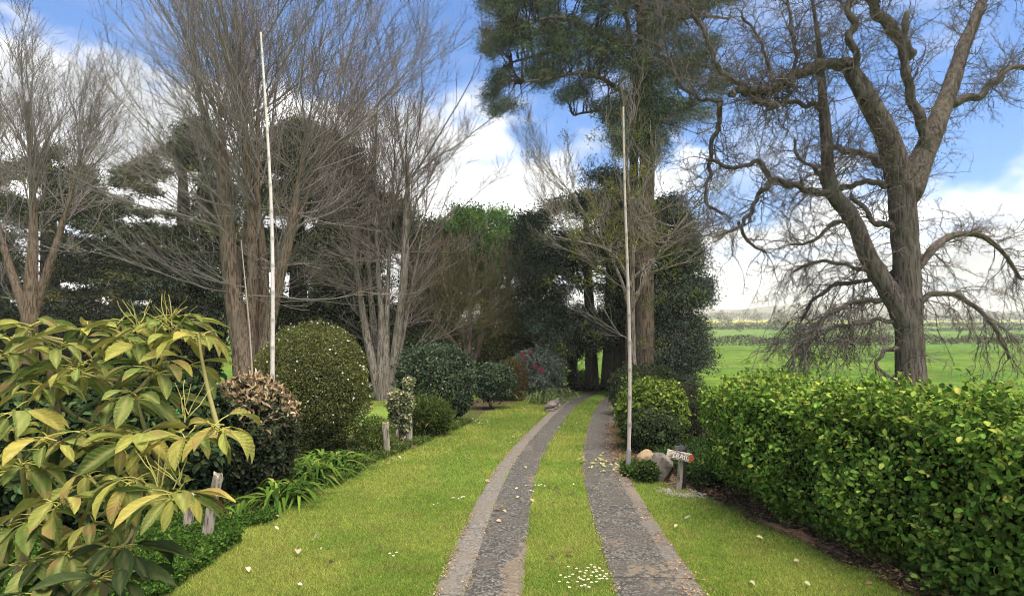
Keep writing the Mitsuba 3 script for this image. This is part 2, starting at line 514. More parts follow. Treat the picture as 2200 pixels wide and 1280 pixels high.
def lay(track, part, band, s_first, pitch, mat, zt, gap):
    s, k = s_first, 0
    while s < S1:
        V, Fc, uv = slab(max(s, S0), min(s + pitch, S1) - gap, *band, zt, r_)
        put(f'{track}__{part}' + (f'_{k:03d}' if k else ''), V, Fc, mat, uv=uv)
        s += pitch
        k += 1


SJ = float(np.interp(8.35, _mid_y, _cs))
lay('concrete_track', 'slab', LSTRIP, SJ - 6 * 2.15, 2.15, 'aggregate', .012, .012)
lay('concrete_track', 'edging', LEDGE, SJ - 1.0 - 7 * 1.6, 1.6, 'edge_concrete', .009, .010)
lay('concrete_track_001', 'slab', RSTRIP, SJ + .3 - 6 * 2.05, 2.05, 'aggregate', .012, .012)


# ------------------------------------------------------------------ lawn
def offset_of(x, y):
    return x - midx(y)


def lawn_color(r_, x, y, n):
    q = np.stack([x, y, x * 0 + 2.0], -1)
    n1 = meshkit.fbm(q * np.array([1.3, 1.3, 1]), 3, 4)
    n2 = meshkit.fbm(q * np.array([.33, .33, 1]) + 9, 2, 6)
    n3 = meshkit.fbm(q * np.array([6., 6., 1]) + 3, 2, 8)
    a = sstep(.36, .66, n1)[:, None]
    c = np.array(LAWN_A) * (1 - a) + np.array(LAWN_B) * a
    b = (sstep(.5, .7, n2) * .65)[:, None]
    c = c * (1 - b) + np.array(LAWN_C) * b
    dry = (r_.random(n) < .10 + .25 * sstep(.55, .75, n3))[:, None]
    c = np.where(dry, np.array([.34, .29, .11]), c)
    return c * (1 + .28 * r_.normal(size=(n, 1))).clip(.45, 1.7)


def build_grass():
    r_ = np.random.default_rng(11)
    n = 1500000
    y = 3.0 * (22.5 / 3.0) ** (r_.random(n) ** 1.15)
    x = (r_.random(n) * 2 - 1) * .95 * y
    o = offset_of(x, y)
    wob = (meshkit.fbm(np.stack([x * 4, y * 4, x * 0], -1), 3, 3) - .5) * .16
    wob2 = (meshkit.fbm(np.stack([x * 9, y * 9, x * 0 + 5], -1), 2, 3) - .5) * .07
    ok = (x > npl(y, LBED) - .1 + wob * 2) & (x < npl(y, RBED) + .10 + wob)
    ok &= ~((o > LEDGE[0] + .005 + wob2) & (o < LSTRIP[1] - .005 + wob2)) & ~((o > RSTRIP[0] + .005 + wob2) & (o < RSTRIP[1] - .005 + wob2))
    keep = np.where(ok)[0][:420000]
    x, y = x[keep], y[keep]
    n = len(x)
    k = np.maximum(1, y / 5.0)
    h = (.020 + .018 * r_.random(n)) * (1 + .25 * np.minimum(k - 1, 2)) * (1 + .5 * (wob[keep] > .03))
    edge = np.minimum(np.abs(offset_of(x, y) - LEDGE[0]), np.abs(offset_of(x, y) - LSTRIP[1]))
    h *= 1 + .5 * np.exp(-(edge / .03) ** 2)
    w = .0042 * k
    a = r_.random(n) * 2 * math.pi
    lean = r_.normal(size=(n, 2)) * .6
    z = hgt(x, y)
    dx, dy = np.cos(a) * w / 2, np.sin(a) * w / 2
    V = np.stack([np.stack([x - dx, y - dy, z - .003], -1), np.stack([x + dx, y + dy, z - .003], -1),
                  np.stack([x + lean[:, 0] * h, y + lean[:, 1] * h, z + h], -1)], 1).reshape(-1, 3)
    Fc = np.arange(3 * n).reshape(-1, 3)
    c = lawn_color(r_, x, y, n)
    put('grass', V, Fc, 'grass_blade', color=np.repeat(c, 3, 0), kind='stuff', label='short mown yellow green lawn grass', cat='grass')


build_grass()


# ------------------------------------------------------------------ shrubs
def blob_points(r_, n, c, rad, amp=.14, freq=2.2, shell=.35, pw=2.0, seed=0, zmin=-.95):
    d = rand_dir(r_, int(n * 1.6))
    d = d[d[:, 2] > zmin][:n]
    base = (np.abs(d) ** pw).sum(-1) ** (-1 / pw)
    lump = 1 + amp * 2 * (meshkit.fbm(d * freq + seed * 3.7, 3, seed) - .5) + amp * .7 * (meshkit.fbm(d * freq * 4 + seed, 2, seed + 1) - .5)
    k = base * lump * (1 - shell * r_.random(len(d)) ** 1.6)
    p = np.asarray(c) + d * np.asarray(rad) * k[:, None]
    out = nrm(d / np.asarray(rad))
    return p, out


def shrub(name, label, cat, base, rad, n, leaf, cols, wts, mat='glossy_leaf', amp=.14, freq=2.2, pw=2.2, seed=1, rows=None, lift=.0, droop=.3, group=None, stems=7, core=.74, wratio=.55, var=.25, zc=None, part='foliage', shell=.35, jitter=.9):
    """a rounded shrub: stems from the ground, an added solid dark core and leaves all over; base on the ground, rad half sizes"""
    r_ = np.random.default_rng(seed)
    key = num(name)
    info(key, label, cat, group)
    base = np.asarray(base, float)
    c = base + [0, 0, (rad[2] if zc is None else zc) + lift]
    p, out = blob_points(r_, n, c, rad, amp, freq, shell, pw, seed)
    # stray shoots that stand out from the outline
    ns = max(14, int(46 * (rad[0] + rad[2])))
    sp_, so = blob_points(r_, ns, c, rad, amp, freq, .06, pw, seed)
    sl = leaf * (1.6 + 2.6 * r_.random(ns) ** 2)
    k_ = 9
    tt = np.tile(np.linspace(0, 1, k_), ns)[:, None]
    sd = np.repeat(nrm(so + rand_dir(r_, ns) * .45 + [0, 0, .5]), k_, 0)
    p = np.vstack([p, np.repeat(sp_, k_, 0) + sd * tt * np.repeat(sl, k_)[:, None] + r_.normal(size=(ns * k_, 3)) * leaf * .16])
    out = np.vstack([out, nrm(sd + rand_dir(r_, ns * k_) * .5)])
    ok = p[:, 2] > hgt(p[:, 0], p[:, 1]) + .01
    p, out = p[ok], out[ok]
    m = len(p)
    D = nrm(out * .45 + rand_dir(r_, m) * jitter + [0, 0, -droop])
    Nn = nrm(out + rand_dir(r_, m) * .55 + [0, 0, .35])
    L = leaf * (.7 + .6 * r_.random(m))
    V, Fc, k = leafmesh(p, D, Nn, L, L * wratio, rows, fold=.18, droop=.12)
    put(f'{key}__{part}', V, Fc, mat, color=np.repeat(pick(r_, cols, wts, m, var), k, 0), kind='stuff')
    ic = trimesh.creation.icosphere(3, 1.0)  # opaque hull added inside the leaves, its dark colour stands for inner shade
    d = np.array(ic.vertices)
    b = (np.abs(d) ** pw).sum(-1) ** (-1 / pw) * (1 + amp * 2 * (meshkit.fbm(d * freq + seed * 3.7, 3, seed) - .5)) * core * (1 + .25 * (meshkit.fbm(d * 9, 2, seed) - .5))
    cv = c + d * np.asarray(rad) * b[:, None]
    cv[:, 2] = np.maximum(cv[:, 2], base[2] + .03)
    put(f'{key}__added_dark_core', cv, ic.faces, 'twig', color=np.tile(np.array([.030, .034, .018]), (len(cv), 1)) * (.6 + .8 * r_.random((len(cv), 1))), kind='stuff')
    for i in range(stems):
        a = r_.random() * 6.28
        q = base + np.array([math.cos(a), math.sin(a), 0]) * .12 * rad[0]
        e = c + np.array([math.cos(a), math.sin(a), 0]) * np.asarray(rad) * .55
        q[2] = hgt(q[0], q[1]) - .03
        mid = (q + e) / 2 + r_.normal(size=3) * .04
        V, Fc, _, _ = limb([q, mid, e], [.022, .018, .01], sides=5, rough=0)
        put(f'{key}__stem' + (f'_{i:03d}' if i else ''), V, Fc, 'twig', color=(.10, .08, .06))
    return key, c


q = P(330, 900, 6.4)
q[2] = hgt(q[0], q[1])
shrub('dark_shrub', 'dark leafy shrub crowded in just behind the large leafed shrub', 'shrub', q, (.80, .5, .74), 9000, .085, [(.035, .06, .028), (.055, .085, .036), (.024, .04, .02)], [3, 2, 2], seed=22, amp=.22, rows=ROWS_OVAL)
q = P(60, 900, 5.6)
q[2] = hgt(q[0], q[1])
shrub('dark_shrub', 'dark leafy shrub at the outermost edge behind the large leafed shrub', 'shrub', q, (1.1, .5, .72), 10000, .085, [(.04, .07, .028), (.065, .10, .036), (.024, .04, .02)], [3, 2, 2], seed=23, amp=.22, rows=ROWS_OVAL)

# big dome with small white flowers
b = G(650, 985)
b[1] += .35
b[2] = hgt(b[0], b[1])
DOME, dome_c = shrub('flowering_shrub', 'tall olive green domed shrub dotted with small white flowers behind the white pole', 'shrub', b, (1.0, .95, 1.13), 52000, .035,
                     [(.10, .128, .036), (.145, .165, .05), (.07, .09, .03), (.17, .145, .08)], [5, 4, 3, 2], mat='leaf', amp=.14, freq=2.6, pw=1.95, seed=21, stems=9, droop=.0, core=.8, shell=.3)
r_ = np.random.default_rng(5)
p, out = blob_points(r_, 900, dome_c, (1.02, .97, 1.15), .14, 2.6, .04, 1.95, 21)
p = p[(p[:, 1] < dome_c[1] + .4) & (p[:, 2] > dome_c[2] - .75) & (meshkit.fbm(p * 3.0, 2, 3) > .40)][:190]
for i in range(len(p)):
    k = 5
    a = np.arange(k) * 6.28 / k
    D = np.stack([np.cos(a), np.sin(a), a * 0 + .25], -1)
    V, Fc, _ = leafmesh(np.tile(p[i], (k, 1)), D, np.tile([0, 0, 1.0], (k, 1)), .014 + .012 * r_.random(), .017)
    R = trimesh.transformations.random_rotation_matrix(r_.random(3))[:3, :3]
    put(f'{DOME}__flower' + (f'_{i:03d}' if i else ''), (V - p[i]) @ R.T + p[i], Fc, 'leaf', color=(.82, .82, .78))

# dark laurel-like shrub with scorched brown top
b = G(508, 1072)
b[0] -= .02
b[1] += .35
b[2] = hgt(b[0], b[1])
BROWN, brown_c = shrub('scorched_shrub', 'dark shrub with dry scorched brown leaves on its top, beside the large leafed shrub', 'shrub', b, (.56, .52, .68), 15000, .05,
                       [(.045, .062, .034), (.065, .088, .045), (.075, .066, .042), (.03, .038, .024)], [4, 3, 2, 2], seed=31, amp=.22, pw=2.4, stems=6, wratio=.6, part='dark_foliage', rows=ROWS_OVAL)
r_ = np.random.default_rng(6)
p, out = blob_points(r_, 9000, brown_c, (.58, .54, .70), .22, 2.2, .1, 2.4, 31)
p = p[(p[:, 2] > brown_c[2] + .36 + .12 * r_.normal(size=len(p)))][:1900]
n = len(p)
V, Fc, k = leafmesh(p, nrm(rand_dir(r_, n) + [0, 0, .5]), rand_dir(r_, n),   .066 * (.7 + .6 * r_.random(n)), .028, ROWS_OVAL, fold=.5, droop=.3)
put(f'{BROWN}__dry_leaves', V, Fc, 'leaf', color=np.repeat(pick(r_, [(.46, .355, .21), (.30, .21, .12), (.64, .55, .38), (.18, .12, .07)], [4, 4, 3, 2.5], n), k, 0), kind='stuff',
    label='dry brown scorched leaves on top')

CAM = [(.042, .074, .042), (.068, .105, .058), (.12, .155, .095), (.028, .048, .028), (.19, .21, .15)]
CAMW = [5, 4, 2, 4, .7]


def ground_at(px, py, dy):
    q = G(px, py)
    q = q * 1.0
    f = (q[1] + dy) / q[1]
    q[0] *= f
    q[1] += dy
    q[2] = hgt(q[0], q[1])
    return q


shrub('camellia', 'larger round dark green camellia spreading over the lawn edge behind the ivy post', 'shrub', ground_at(934, 912, .75), (1.02, .85, .98), 15000, .075, CAM, CAMW, seed=41, amp=.27, freq=2.8, pw=2.2, stems=5, wratio=.5, rows=ROWS_OVAL, lift=-.02)
shrub('camellia', 'smaller dark green camellia on a short bare stem beside the bronze shrub', 'shrub', ground_at(1060, 880, .35), (.66, .62, .60), 8000, .075, CAM, CAMW, seed=42, amp=.25, freq=2.8, pw=2.1, stems=2, wratio=.5, rows=ROWS_OVAL, lift=.28)
shrub('bronze_shrub', 'upright bronze brown fine leaved shrub behind the smaller camellia', 'shrub', ground_at(1098, 862, .7), (.62, .55, .76), 16000, .05, [(.13, .092, .045), (.17, .125, .055), (.08, .085, .035)], [4, 3, 3], mat='leaf', seed=43, amp=.1, pw=2.6, droop=.1)
RHO, rho_c = shrub('rhododendron', 'grey green rhododendron with a few pink flower heads near the bend of the drive', 'shrub', ground_at(1155, 852, 1.2), (1.12, .95, 1.0), 12000, .13, [(.16, .20, .145), (.26, .30, .235), (.09, .125, .085), (.34, .36, .31)], [4, 3, 4, 1.2], seed=44, amp=.26, wratio=.28, rows=ROWS_STRAP, droop=.5)
r_ = np.random.default_rng(8)
for i, (px, py) in enumerate([(1122, 760), (1127, 770), (1149, 788), (1166, 796), (1160, 792), (1138, 757)]):
    q = P(px, py, 22.3)
    n = 40
    D = nrm(rand_dir(r_, n) + [0, -.4, .3])
    V, Fc, k = leafmesh(np.tile(q, (n, 1)) + D * .035, D, rand_dir(r_, n), .058, .045)
    put(f'{RHO}__flower_head' + (f'_{i:03d}' if i else ''), V, Fc, 'leaf', color=np.repeat(pick(r_, [(.46, .085, .17), (.34, .06, .13)], [2, 1], n), k, 0), label='deep pink flower head')

shrub('grassy_shrub', 'light green narrow leaved bush between the ivy post and the big camellia', 'shrub', ground_at(915, 940, .35), (.50, .4, .36), 6000, .16, [(.09, .14, .03), (.14, .18, .05), (.22, .2, .09), (.05, .085, .02)], [4, 3, 1, 3], mat='leaf', seed=45, amp=.14, wratio=.12, droop=-.6, part='blades')
shrub('dark_shrub', 'dark evergreen bush in the shade between the multi stemmed tree and the bronze tree', 'shrub', ground_at(900, 850, 5.0), (1.6, 1.3, 1.55), 15000, .12, CAM, CAMW, seed=46, amp=.2)
shrub('olive_shrub', 'yellowish olive green bush at the foot of the small bare tree', 'shrub', ground_at(1095, 838, 4.5), (2.1, 1.6, 1.8), 22000, .11, [(.15, .17, .05), (.09, .11, .04), (.20, .21, .07)], [3, 3, 1], mat='leaf', seed=47, amp=.25, freq=3)
shrub('sunlit_shrub', 'bright yellow green bush in the gap where the drive disappears', 'shrub', np.array([4.0, 33.0, float(hgt(4.0, 33.0))]), (.8, .9, .55), 5000, .12, [(.19, .28, .04), (.13, .21, .035)], [3, 2], mat='leaf', seed=48, amp=.3, freq=3)
shrub('added_shade_strip', 'low dark leafy strip added for the shade at the drive end under the conifers', 'hedge', np.array([4.9, 29.5, float(hgt(4.9, 29.5))]), (2.6, .6, .16), 7000, .08, [(.024, .036, .02), (.036, .05, .026)], [1, 1], seed=49, amp=.08, pw=4)  # dark strip added where only shaded ground lies

for i, (px, dd, rx, rz, lab) in enumerate([(-20, 27, 2.6, 2.0, 'dark evergreen bush at the far edge, under the outermost cypress'), (150, 28, 2.4, 1.8, 'dark evergreen bush between the outermost cypress and the large leafed shrub'), (300, 27, 2.0, 1.9, 'dark evergreen bush behind the large leafed shrub, under the layered cypress'),
                                          (418, 29, 1.3, 2.1, 'dark evergreen bush beside the small gap of bright grass, behind the large leafed shrub'), (585, 28, 1.4, 2.3, 'dark evergreen bush behind the stems of the huge bare tree'), (715, 29, 2.1, 2.4, 'dark evergreen bush behind the flowering dome')]):
    q = P(px, 850, dd)
    q[2] = hgt(q[0], q[1])
    shrub('dark_shrub', lab, 'shrub', q, (rx, 1.3, rz), 9000, .16, [(.03, .045, .028), (.05, .068, .036), (.022, .032, .02)], [3, 2, 2], seed=480 + i, amp=.25, freq=2.6, stems=3)

# shrubs on the pole side of the drive
GRIS = [(.10, .165, .03), (.17, .24, .045), (.06, .10, .024), (.24, .29, .05), (.30, .27, .06)]
shrub('griselinia_shrub', 'bright green leafy shrub behind the bamboo pole with the metal foot', 'shrub', ground_at(1405, 985, .95), (.58, .52, .56), 12000, .055, GRIS, [5, 4, 4, 1.4, .25], seed=51, amp=.22, freq=2.6, pw=2.6, rows=ROWS_OVAL, wratio=.62, lift=.12)
shrub('dark_shrub', 'small clipped dark leaved shrub between the bright green shrub and the long hedge', 'shrub', ground_at(1482, 985, 1.5), (.40, .42, .66), 9000, .03, [(.03, .042, .03), (.048, .06, .04), (.075, .08, .065)], [4, 3, 1], seed=52, amp=.08, pw=2.6)
shrub('ivy_mound', 'dull green ivy covered mound at the foot of the tall pine', 'shrub', ground_at(1385, 920, 3.0), (.95, .9, .72), 14000, .06, [(.045, .065, .03), (.075, .095, .05), (.028, .042, .02)], [4, 3, 3], seed=53, amp=.15, pw=2.8)
for i, (y, s) in enumerate([(10.6, 1.0), (11.9, 1.1), (13.4, 1.15), (15.2, 1.2), (17.5, 1.3), (20., 1.4)]):
    x = float(npl(y, RBED)) + .48 * s
    shrub('verge_hedge', ['low dark leafy bush spilling onto the track just behind the metal footed pole', 'second dark leafy bush from the pole along the track', 'third dark leafy bush from the pole along the track',
                          'fourth dark leafy bush from the pole along the track', 'fifth dark leafy bush from the pole along the track', 'farthest dark leafy bush along the track, where it dips away'][i],
          'shrub', np.array([x, y, float(hgt(x, y))]), (.48 * s, .85 * s, .46 * s), 6500, .055, [(.036, .058, .028), (.058, .085, .038), (.095, .125, .055)], [4, 4, 1.4], seed=60 + i, amp=.26, pw=2.4, stems=3)


# ------------------------------------------------------------------ the long hedge
def build_hedge():
    r_ = np.random.default_rng(77)
    info('hedge', 'long waist high bright green broad leaved hedge along the lawn beside the arrow sign', 'hedge')
    # front line on the ground, from the far end to past the picture's edge
    line = np.array([[2.38, 7.75], [2.36, 7.0], [2.44, 6.1], [2.62, 5.2], [2.80, 4.3], [2.98, 3.2], [3.10, 2.2], [3.2, 1.2]])
    cs = np.concatenate([[0], np.cumsum(np.linalg.norm(np.diff(line, axis=0), axis=1))])
    Lt = cs[-1]

    def front(s):
        p = np.stack([np.interp(s, cs, line[:, 0]), np.interp(s, cs, line[:, 1])], -1)
        q = np.stack([np.interp(s + .2, cs, line[:, 0]) - np.interp(s - .2, cs, line[:, 0]), np.interp(s + .2, cs, line[:, 1]) - np.interp(s - .2, cs, line[:, 1])], -1)
        t = nrm(q)
        return p, np.stack([-t[:, 1], t[:, 0]], -1)  # inward: +x
    W, H, R = 1.5, 1.33, .22

    def surface(s, v, depth):
        """s along the hedge, v from 0 (foot of the front) over the top to 1 (foot of the back)"""
        per = 2 * (H - R) + (W - 2 * R) + math.pi * R
        q = v * per
        a, b = H - R, H - R + math.pi * R / 2
        c, d = b + W - 2 * R, b + W - 2 * R + math.pi * R / 2
        off = np.select([q < a, q < b, q < c, q < d], [0 * q, R - R * np.cos((q - a) / R), R + q - b, W - R + R * np.sin((q - c) / R)], W)
        hh = np.select([q < a, q < b, q < c, q < d], [q, a + R * np.sin((q - a) / R), 0 * q + H, a + R * np.cos((q - c) / R)], a - (q - d))
        no = np.select([q < a, q < b, q < c, q < d], [-1 + 0 * q, -np.cos((q - a) / R), 0 * q, np.sin((q - c) / R)], 1)
        nz = np.select([q < a, q < b, q < c, q < d], [0 * q, np.sin((q - a) / R), 1 + 0 * q, np.cos((q - c) / R)], 0)
        p, inw = front(s)
        lump = .24 * (meshkit.fbm(np.stack([s * 1.6, v * 7, s * 0], -1), 3, 5) - .5) * 2 + .10 * (meshkit.fbm(np.stack([s * 6, v * 24, s * 0 + 3], -1), 2, 6) - .5) * 2
        endr = np.clip(np.minimum(s, Lt - s) / .35, 0, 1)
        endr = .55 + .45 * np.sqrt(np.clip(endr * (2 - endr), 0, 1))
        hh, off = hh * (.72 + .28 * endr), W / 2 + (off - W / 2) * endr
        # the foot is drawn in a little, as the stems show there
        off = np.where(no < -.5, off + .30 * np.clip(1 - hh / .45, 0, 1), off)
        n = np.concatenate([inw * no[:, None], nz[:, None]], -1)
        xy = p + inw * off[:, None]
        P3 = np.concatenate([xy, (hgt(xy[:, 0], xy[:, 1]) + hh)[:, None]], -1) + n * (lump - depth)[:, None]
        return P3, n
    N = 62000
    s = r_.random(N) * Lt
    v = r_.random(N) * .83
    depth = .28 * r_.random(N) ** 1.5
    p, n = surface(s, v, depth)
    ok = p[:, 2] > hgt(p[:, 0], p[:, 1]) + .03
    p, n, depth, v = p[ok], n[ok], depth[ok], v[ok]
    # upright shoots along the top and stray ones on the front
    ns = 420
    ss = r_.random(ns) * Lt
    sv = np.where(r_.random(ns) < .7, .40 + .38 * r_.random(ns), .40 * r_.random(ns))
    sp_, sn = surface(ss, sv, np.full(ns, .02))
    kk = 8
    sd = np.repeat(nrm(sn * .6 + rand_dir(r_, ns) * .35 + [0, 0, .6]), kk, 0)
    p = np.vstack([p, np.repeat(sp_, kk, 0) + sd * (np.tile(np.linspace(0, 1, kk), ns) * np.repeat(.06 + .10 * r_.random(ns), kk))[:, None] + r_.normal(size=(ns * kk, 3)) * .008])
    n = np.vstack([n, nrm(sd + rand_dir(r_, ns * kk) * .7)])
    depth = np.concatenate([depth, np.full(ns * kk, .01)])
    m = len(p)
    D = nrm(n * .35 + rand_dir(r_, m) * .9 + [0, 0, .25])
    Nn = nrm(n * .9 + rand_dir(r_, m) * .6 + [0, 0, .55])
    L = .044 * (.5 + 1.0 * r_.random(m))
    V, Fc, k = leafmesh(p, D, Nn, L, L * .62, ROWS_OVAL, fold=.16, droop=.15)
    cols = [(.085, .165, .03), (.135, .23, .042), (.055, .11, .022), (.20, .28, .055), (.27, .25, .06)]
    c = pick(r_, cols, [5, 4, 4, 1.0, .12], m, .22)
    # young yellow green shoots on the outside, most of them along the clipped top
    young = (depth < .07) & (r_.random(m) < np.where(n[:, 2] > .5, .42, .10))
    c[young] = pick(r_, [(.22, .30, .05), (.30, .34, .075), (.15, .24, .04)], [3, 1, 3], int(young.sum()), .18)
    dist = np.linalg.norm(p - [0, 0, CAMZ], axis=1) + 3 * (depth > .08) + 4 * (p[:, 0] / p[:, 1] > .86) + 4 * (np.abs(p[:, 1]) < 1)
    near = np.argsort(dist)[:300]
    mask = np.zeros(m, bool)
    mask[near] = True
    Vr, cr = V.reshape(m, k, 3), np.repeat(c[:, None], k, 1)
    cr[:, 1::3] *= 1.25
    Fl = Fc[:len(Fc) // m]
    for i, j in enumerate(near):
        put('hedge__leaf' + (f'_{i:03d}' if i else ''), Vr[j], Fl, 'glossy_leaf', color=cr[j], smooth=True)
    rest = np.where(~mask)[0]
    Fr = (Fl[None] + (np.arange(len(rest)) * k)[:, None, None]).reshape(-1, 3)
    put('hedge__foliage', Vr[rest].reshape(-1, 3), Fr, 'glossy_leaf', color=cr[rest].reshape(-1, 3), smooth=True, kind='stuff')
    # solid dark sheet added behind the leaves, coloured as the shaded inside
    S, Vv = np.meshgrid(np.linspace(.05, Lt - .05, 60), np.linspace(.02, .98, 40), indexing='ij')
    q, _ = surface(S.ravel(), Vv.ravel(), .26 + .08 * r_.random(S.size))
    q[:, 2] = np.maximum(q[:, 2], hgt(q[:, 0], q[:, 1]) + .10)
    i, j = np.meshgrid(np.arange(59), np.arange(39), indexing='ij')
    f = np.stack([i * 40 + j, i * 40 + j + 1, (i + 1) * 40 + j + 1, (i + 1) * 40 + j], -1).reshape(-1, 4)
    put('hedge__added_dark_core', q, np.vstack([f[:, :3], f[:, [0, 2, 3]]]), 'twig', color=np.tile([.028, .035, .014], (len(q), 1)) * (.5 + r_.random((len(q), 1))), kind='stuff')
    # stems at the foot
    for i in range(34):
        s_ = np.array([.2 + (Lt - .6) * (i + r_.random() * .8) / 34])
        p0, inw = front(s_)
        xy = p0[0] + inw[0] * (.34 + .25 * r_.random())
        g = np.array([xy[0], xy[1], float(hgt(*xy)) - .02])
        V, Fc, _, _ = limb([g, g + [r_.normal() * .08, r_.normal() * .1, .3], g + [r_.normal() * .14, r_.normal() * .2, .7]], [.02, .015, .008], sides=5, rough=0)
        put('hedge__stem' + (f'_{i:03d}' if i else ''), V, Fc, 'twig', color=(.13, .10, .075))
    return front, Lt


hedge_front, hedge_len = build_hedge()


# ------------------------------------------------------------------ trees
def tw_colors(r_, V, sides_k, N, base, var=.2):
    c = np.asarray(base) * (1 + var * r_.normal(size=(N, 1))).clip(.5, 1.6)
    return np.repeat(c, sides_k, 0)


def put_shoots(key, sets, base, r_, sides=3, label=None):
    Vs, Fs, Cs, o = [], [], [], 0
    for pts, rad in sets:
        V, Fc = tubes(pts, rad, sides)
        Vs.append(V)
        Fs.append(Fc + o)
        Cs.append(tw_colors(r_, V, pts.shape[1] * sides, len(pts), base))
        o += len(V)
    put(key, np.vstack(Vs), np.vstack(Fs), 'twig', color=np.vstack(Cs), kind='stuff', label=label)


def skeleton(key, limbs, d, mat, r_, wob=.25, trunk_n=1, sides=10, rough=.08, trunk='trunk', kink=0.0, slim=1.0):
    """limbs: lists of (px, py, half width in px[, depth offset]); the first trunk_n are called trunk, the rest branch. Returns the polylines"""
    out, nt, nb = [], 0, 0
    for i, l in enumerate(limbs):
        a = np.array([list(q) + [0] * (4 - len(q)) for q in l], float)
        dd = d + a[:, 3]
        pts = P(a[:, 0], a[:, 1], 1.0) * 1.0
        pts = np.stack([P(x, y, e) for x, y, e in zip(a[:, 0], a[:, 1], dd)])
        if i >= trunk_n and wob:
            k = np.linspace(0, 1, len(pts)) ** 1.2
            pts[:, 1] += k * r_.normal() * wob * np.linalg.norm(pts[-1] - pts[0]) * .5
        rad = a[:, 2] / F * dd * (.84 if kink and i >= trunk_n else 1) * slim
        if kink:
            q, r = spline(pts, rad, 3 * len(pts))
            f_ = kink * (.12 if i < trunk_n else 1.0)
            q[1:-1] += r_.normal(size=(len(q) - 2, 3)) * np.minimum(r[1:-1, None], .07) * f_
            pts, rad = q, r * (1 + .10 * f_ * r_.normal(size=len(r)))
        V, Fc, q, r = limb(pts, rad, n=(3 if kink else 6) * len(pts), sides=sides, rough=rough, seed=i, cap=True)
        if i < trunk_n:
            name = trunk if nt == 0 else f'{trunk}_{nt:03d}'
            nt += 1
        else:
            name = 'branch' if nb == 0 else f'branch_{nb:03d}'
            nb += 1
        put(f'{key}__{name}', V, Fc, mat, smooth=True)
        out.append((q, r))
    return out


def resample(polys, K=14):
    ps, rs = [], []
    for q, r in polys:
        k = np.linspace(0, len(q) - 1, K)
        i = np.arange(len(q))
        ps.append(np.stack([np.interp(k, i, q[:, c]) for c in range(3)], -1))
        rs.append(np.interp(k, i, r))
    return np.stack(ps), np.stack(rs)


def lengths(pts):
    return np.linalg.norm(np.diff(pts, axis=1), axis=2).sum(1)


UP = np.array([0, 0, 1.0])


def vase_tree(name, label, d, limbs, nb, Lb, per2, L2, per3, L3, bark_name, twig_col, seed, lo=.35, lean=(.10, .75), nlow=14, Llow=3.6, rt=.008, group=None, ntrunk=1, rb=.036):
    """a many stemmed bare tree: stems, long straight boughs that fan up and out from them, shoots and twigs"""
    r_ = np.random.default_rng(seed)
    key = num(name)
    info(key, label, 'tree', group)
    polys = skeleton(key, limbs, d, bark_name, r_, wob=.12, trunk_n=ntrunk, slim=.82)
    pts, rad = resample(polys)
    top = pts[:, -1, 2].max()
    z0 = pts[:, 0, 2].min()
    c0 = pts[:, 0].mean(0)
    w = lengths(pts)
    p, _, r0, t, idx = spawn(r_, pts, rad, nb * w / w.sum(), lo, 1.0, .3, .6, rk=.6, power=.6)
    m = len(p)
    hf = np.clip((p[:, 2] - z0) / (top - z0), 0, 1)
    az = r_.random(m) * 2 * math.pi
    away = np.stack([p[:, 0] - c0[0], p[:, 1] - c0[1], 0 * az], -1) * .6
    rd = nrm(np.stack([np.cos(az), np.sin(az), az * 0], -1) + away)
    a = (lean[0] + (lean[1] - lean[0]) * r_.random(m) ** 1.2 + .45 * (1 - hf) * r_.random(m))[:, None]
    B = grow(r_, p, rd * np.sin(a) + UP * np.cos(a), Lb * (.6 + .6 * r_.random(m)), np.minimum(r0, rb * (.6 + .6 * r_.random(m))), 11, .075, UP, .03, .2)
    p, _, r0, t, idx = spawn(r_, pts, rad, nlow * w / w.sum(), .25, .8, .3, .6, rk=.5)
    ml = len(p)
    az = r_.random(ml) * 2 * math.pi
    rd = np.stack([np.cos(az), np.sin(az), az * 0], -1)
    a = (1.15 + .45 * r_.random(ml))[:, None]
    Bl = grow(r_, p, rd * np.sin(a) + UP * np.cos(a), Llow * (.6 + .7 * r_.random(ml)), np.minimum(r0, .026), 11, .10, UP, .03, .25, .02)
    for i in range(m + ml):
        src, j = (B, i) if i < m else (Bl, i - m)
        V, Fc = tubes(src[0][j:j + 1], src[1][j:j + 1], 5)
        put(f'{key}__bough' + (f'_{i:03d}' if i else ''), V, Fc, 'twig', color=np.asarray(twig_col) * (1.0 + .3 * r_.random()), smooth=True)
    A = (np.concatenate([B[0], Bl[0]]), np.concatenate([B[1], Bl[1]]))
    p, dd, r1, t, idx = spawn(r_, *A, per2, .10, .98, .22, .62, up=.5, rk=.6)
    L = L2 * (.45 + .9 * r_.random(len(p))) * (1.15 - .5 * t)
    Cc = grow(r_, p, dd, L, np.clip(r1, rt, rt * 1.7), 5, .065, UP, .055, .6)
    p, dd, r2, t, idx = spawn(r_, *Cc, per3, .1, 1.0, .25, .75, up=.5, rk=.7)
    E = grow(r_, p, dd, L3 * (.4 + .9 * r_.random(len(p))), rt * .85, 3, .09, UP, .07, .7)
    put_shoots(f'{key}__twigs', [Cc, E], twig_col, r_)
    return key, polys


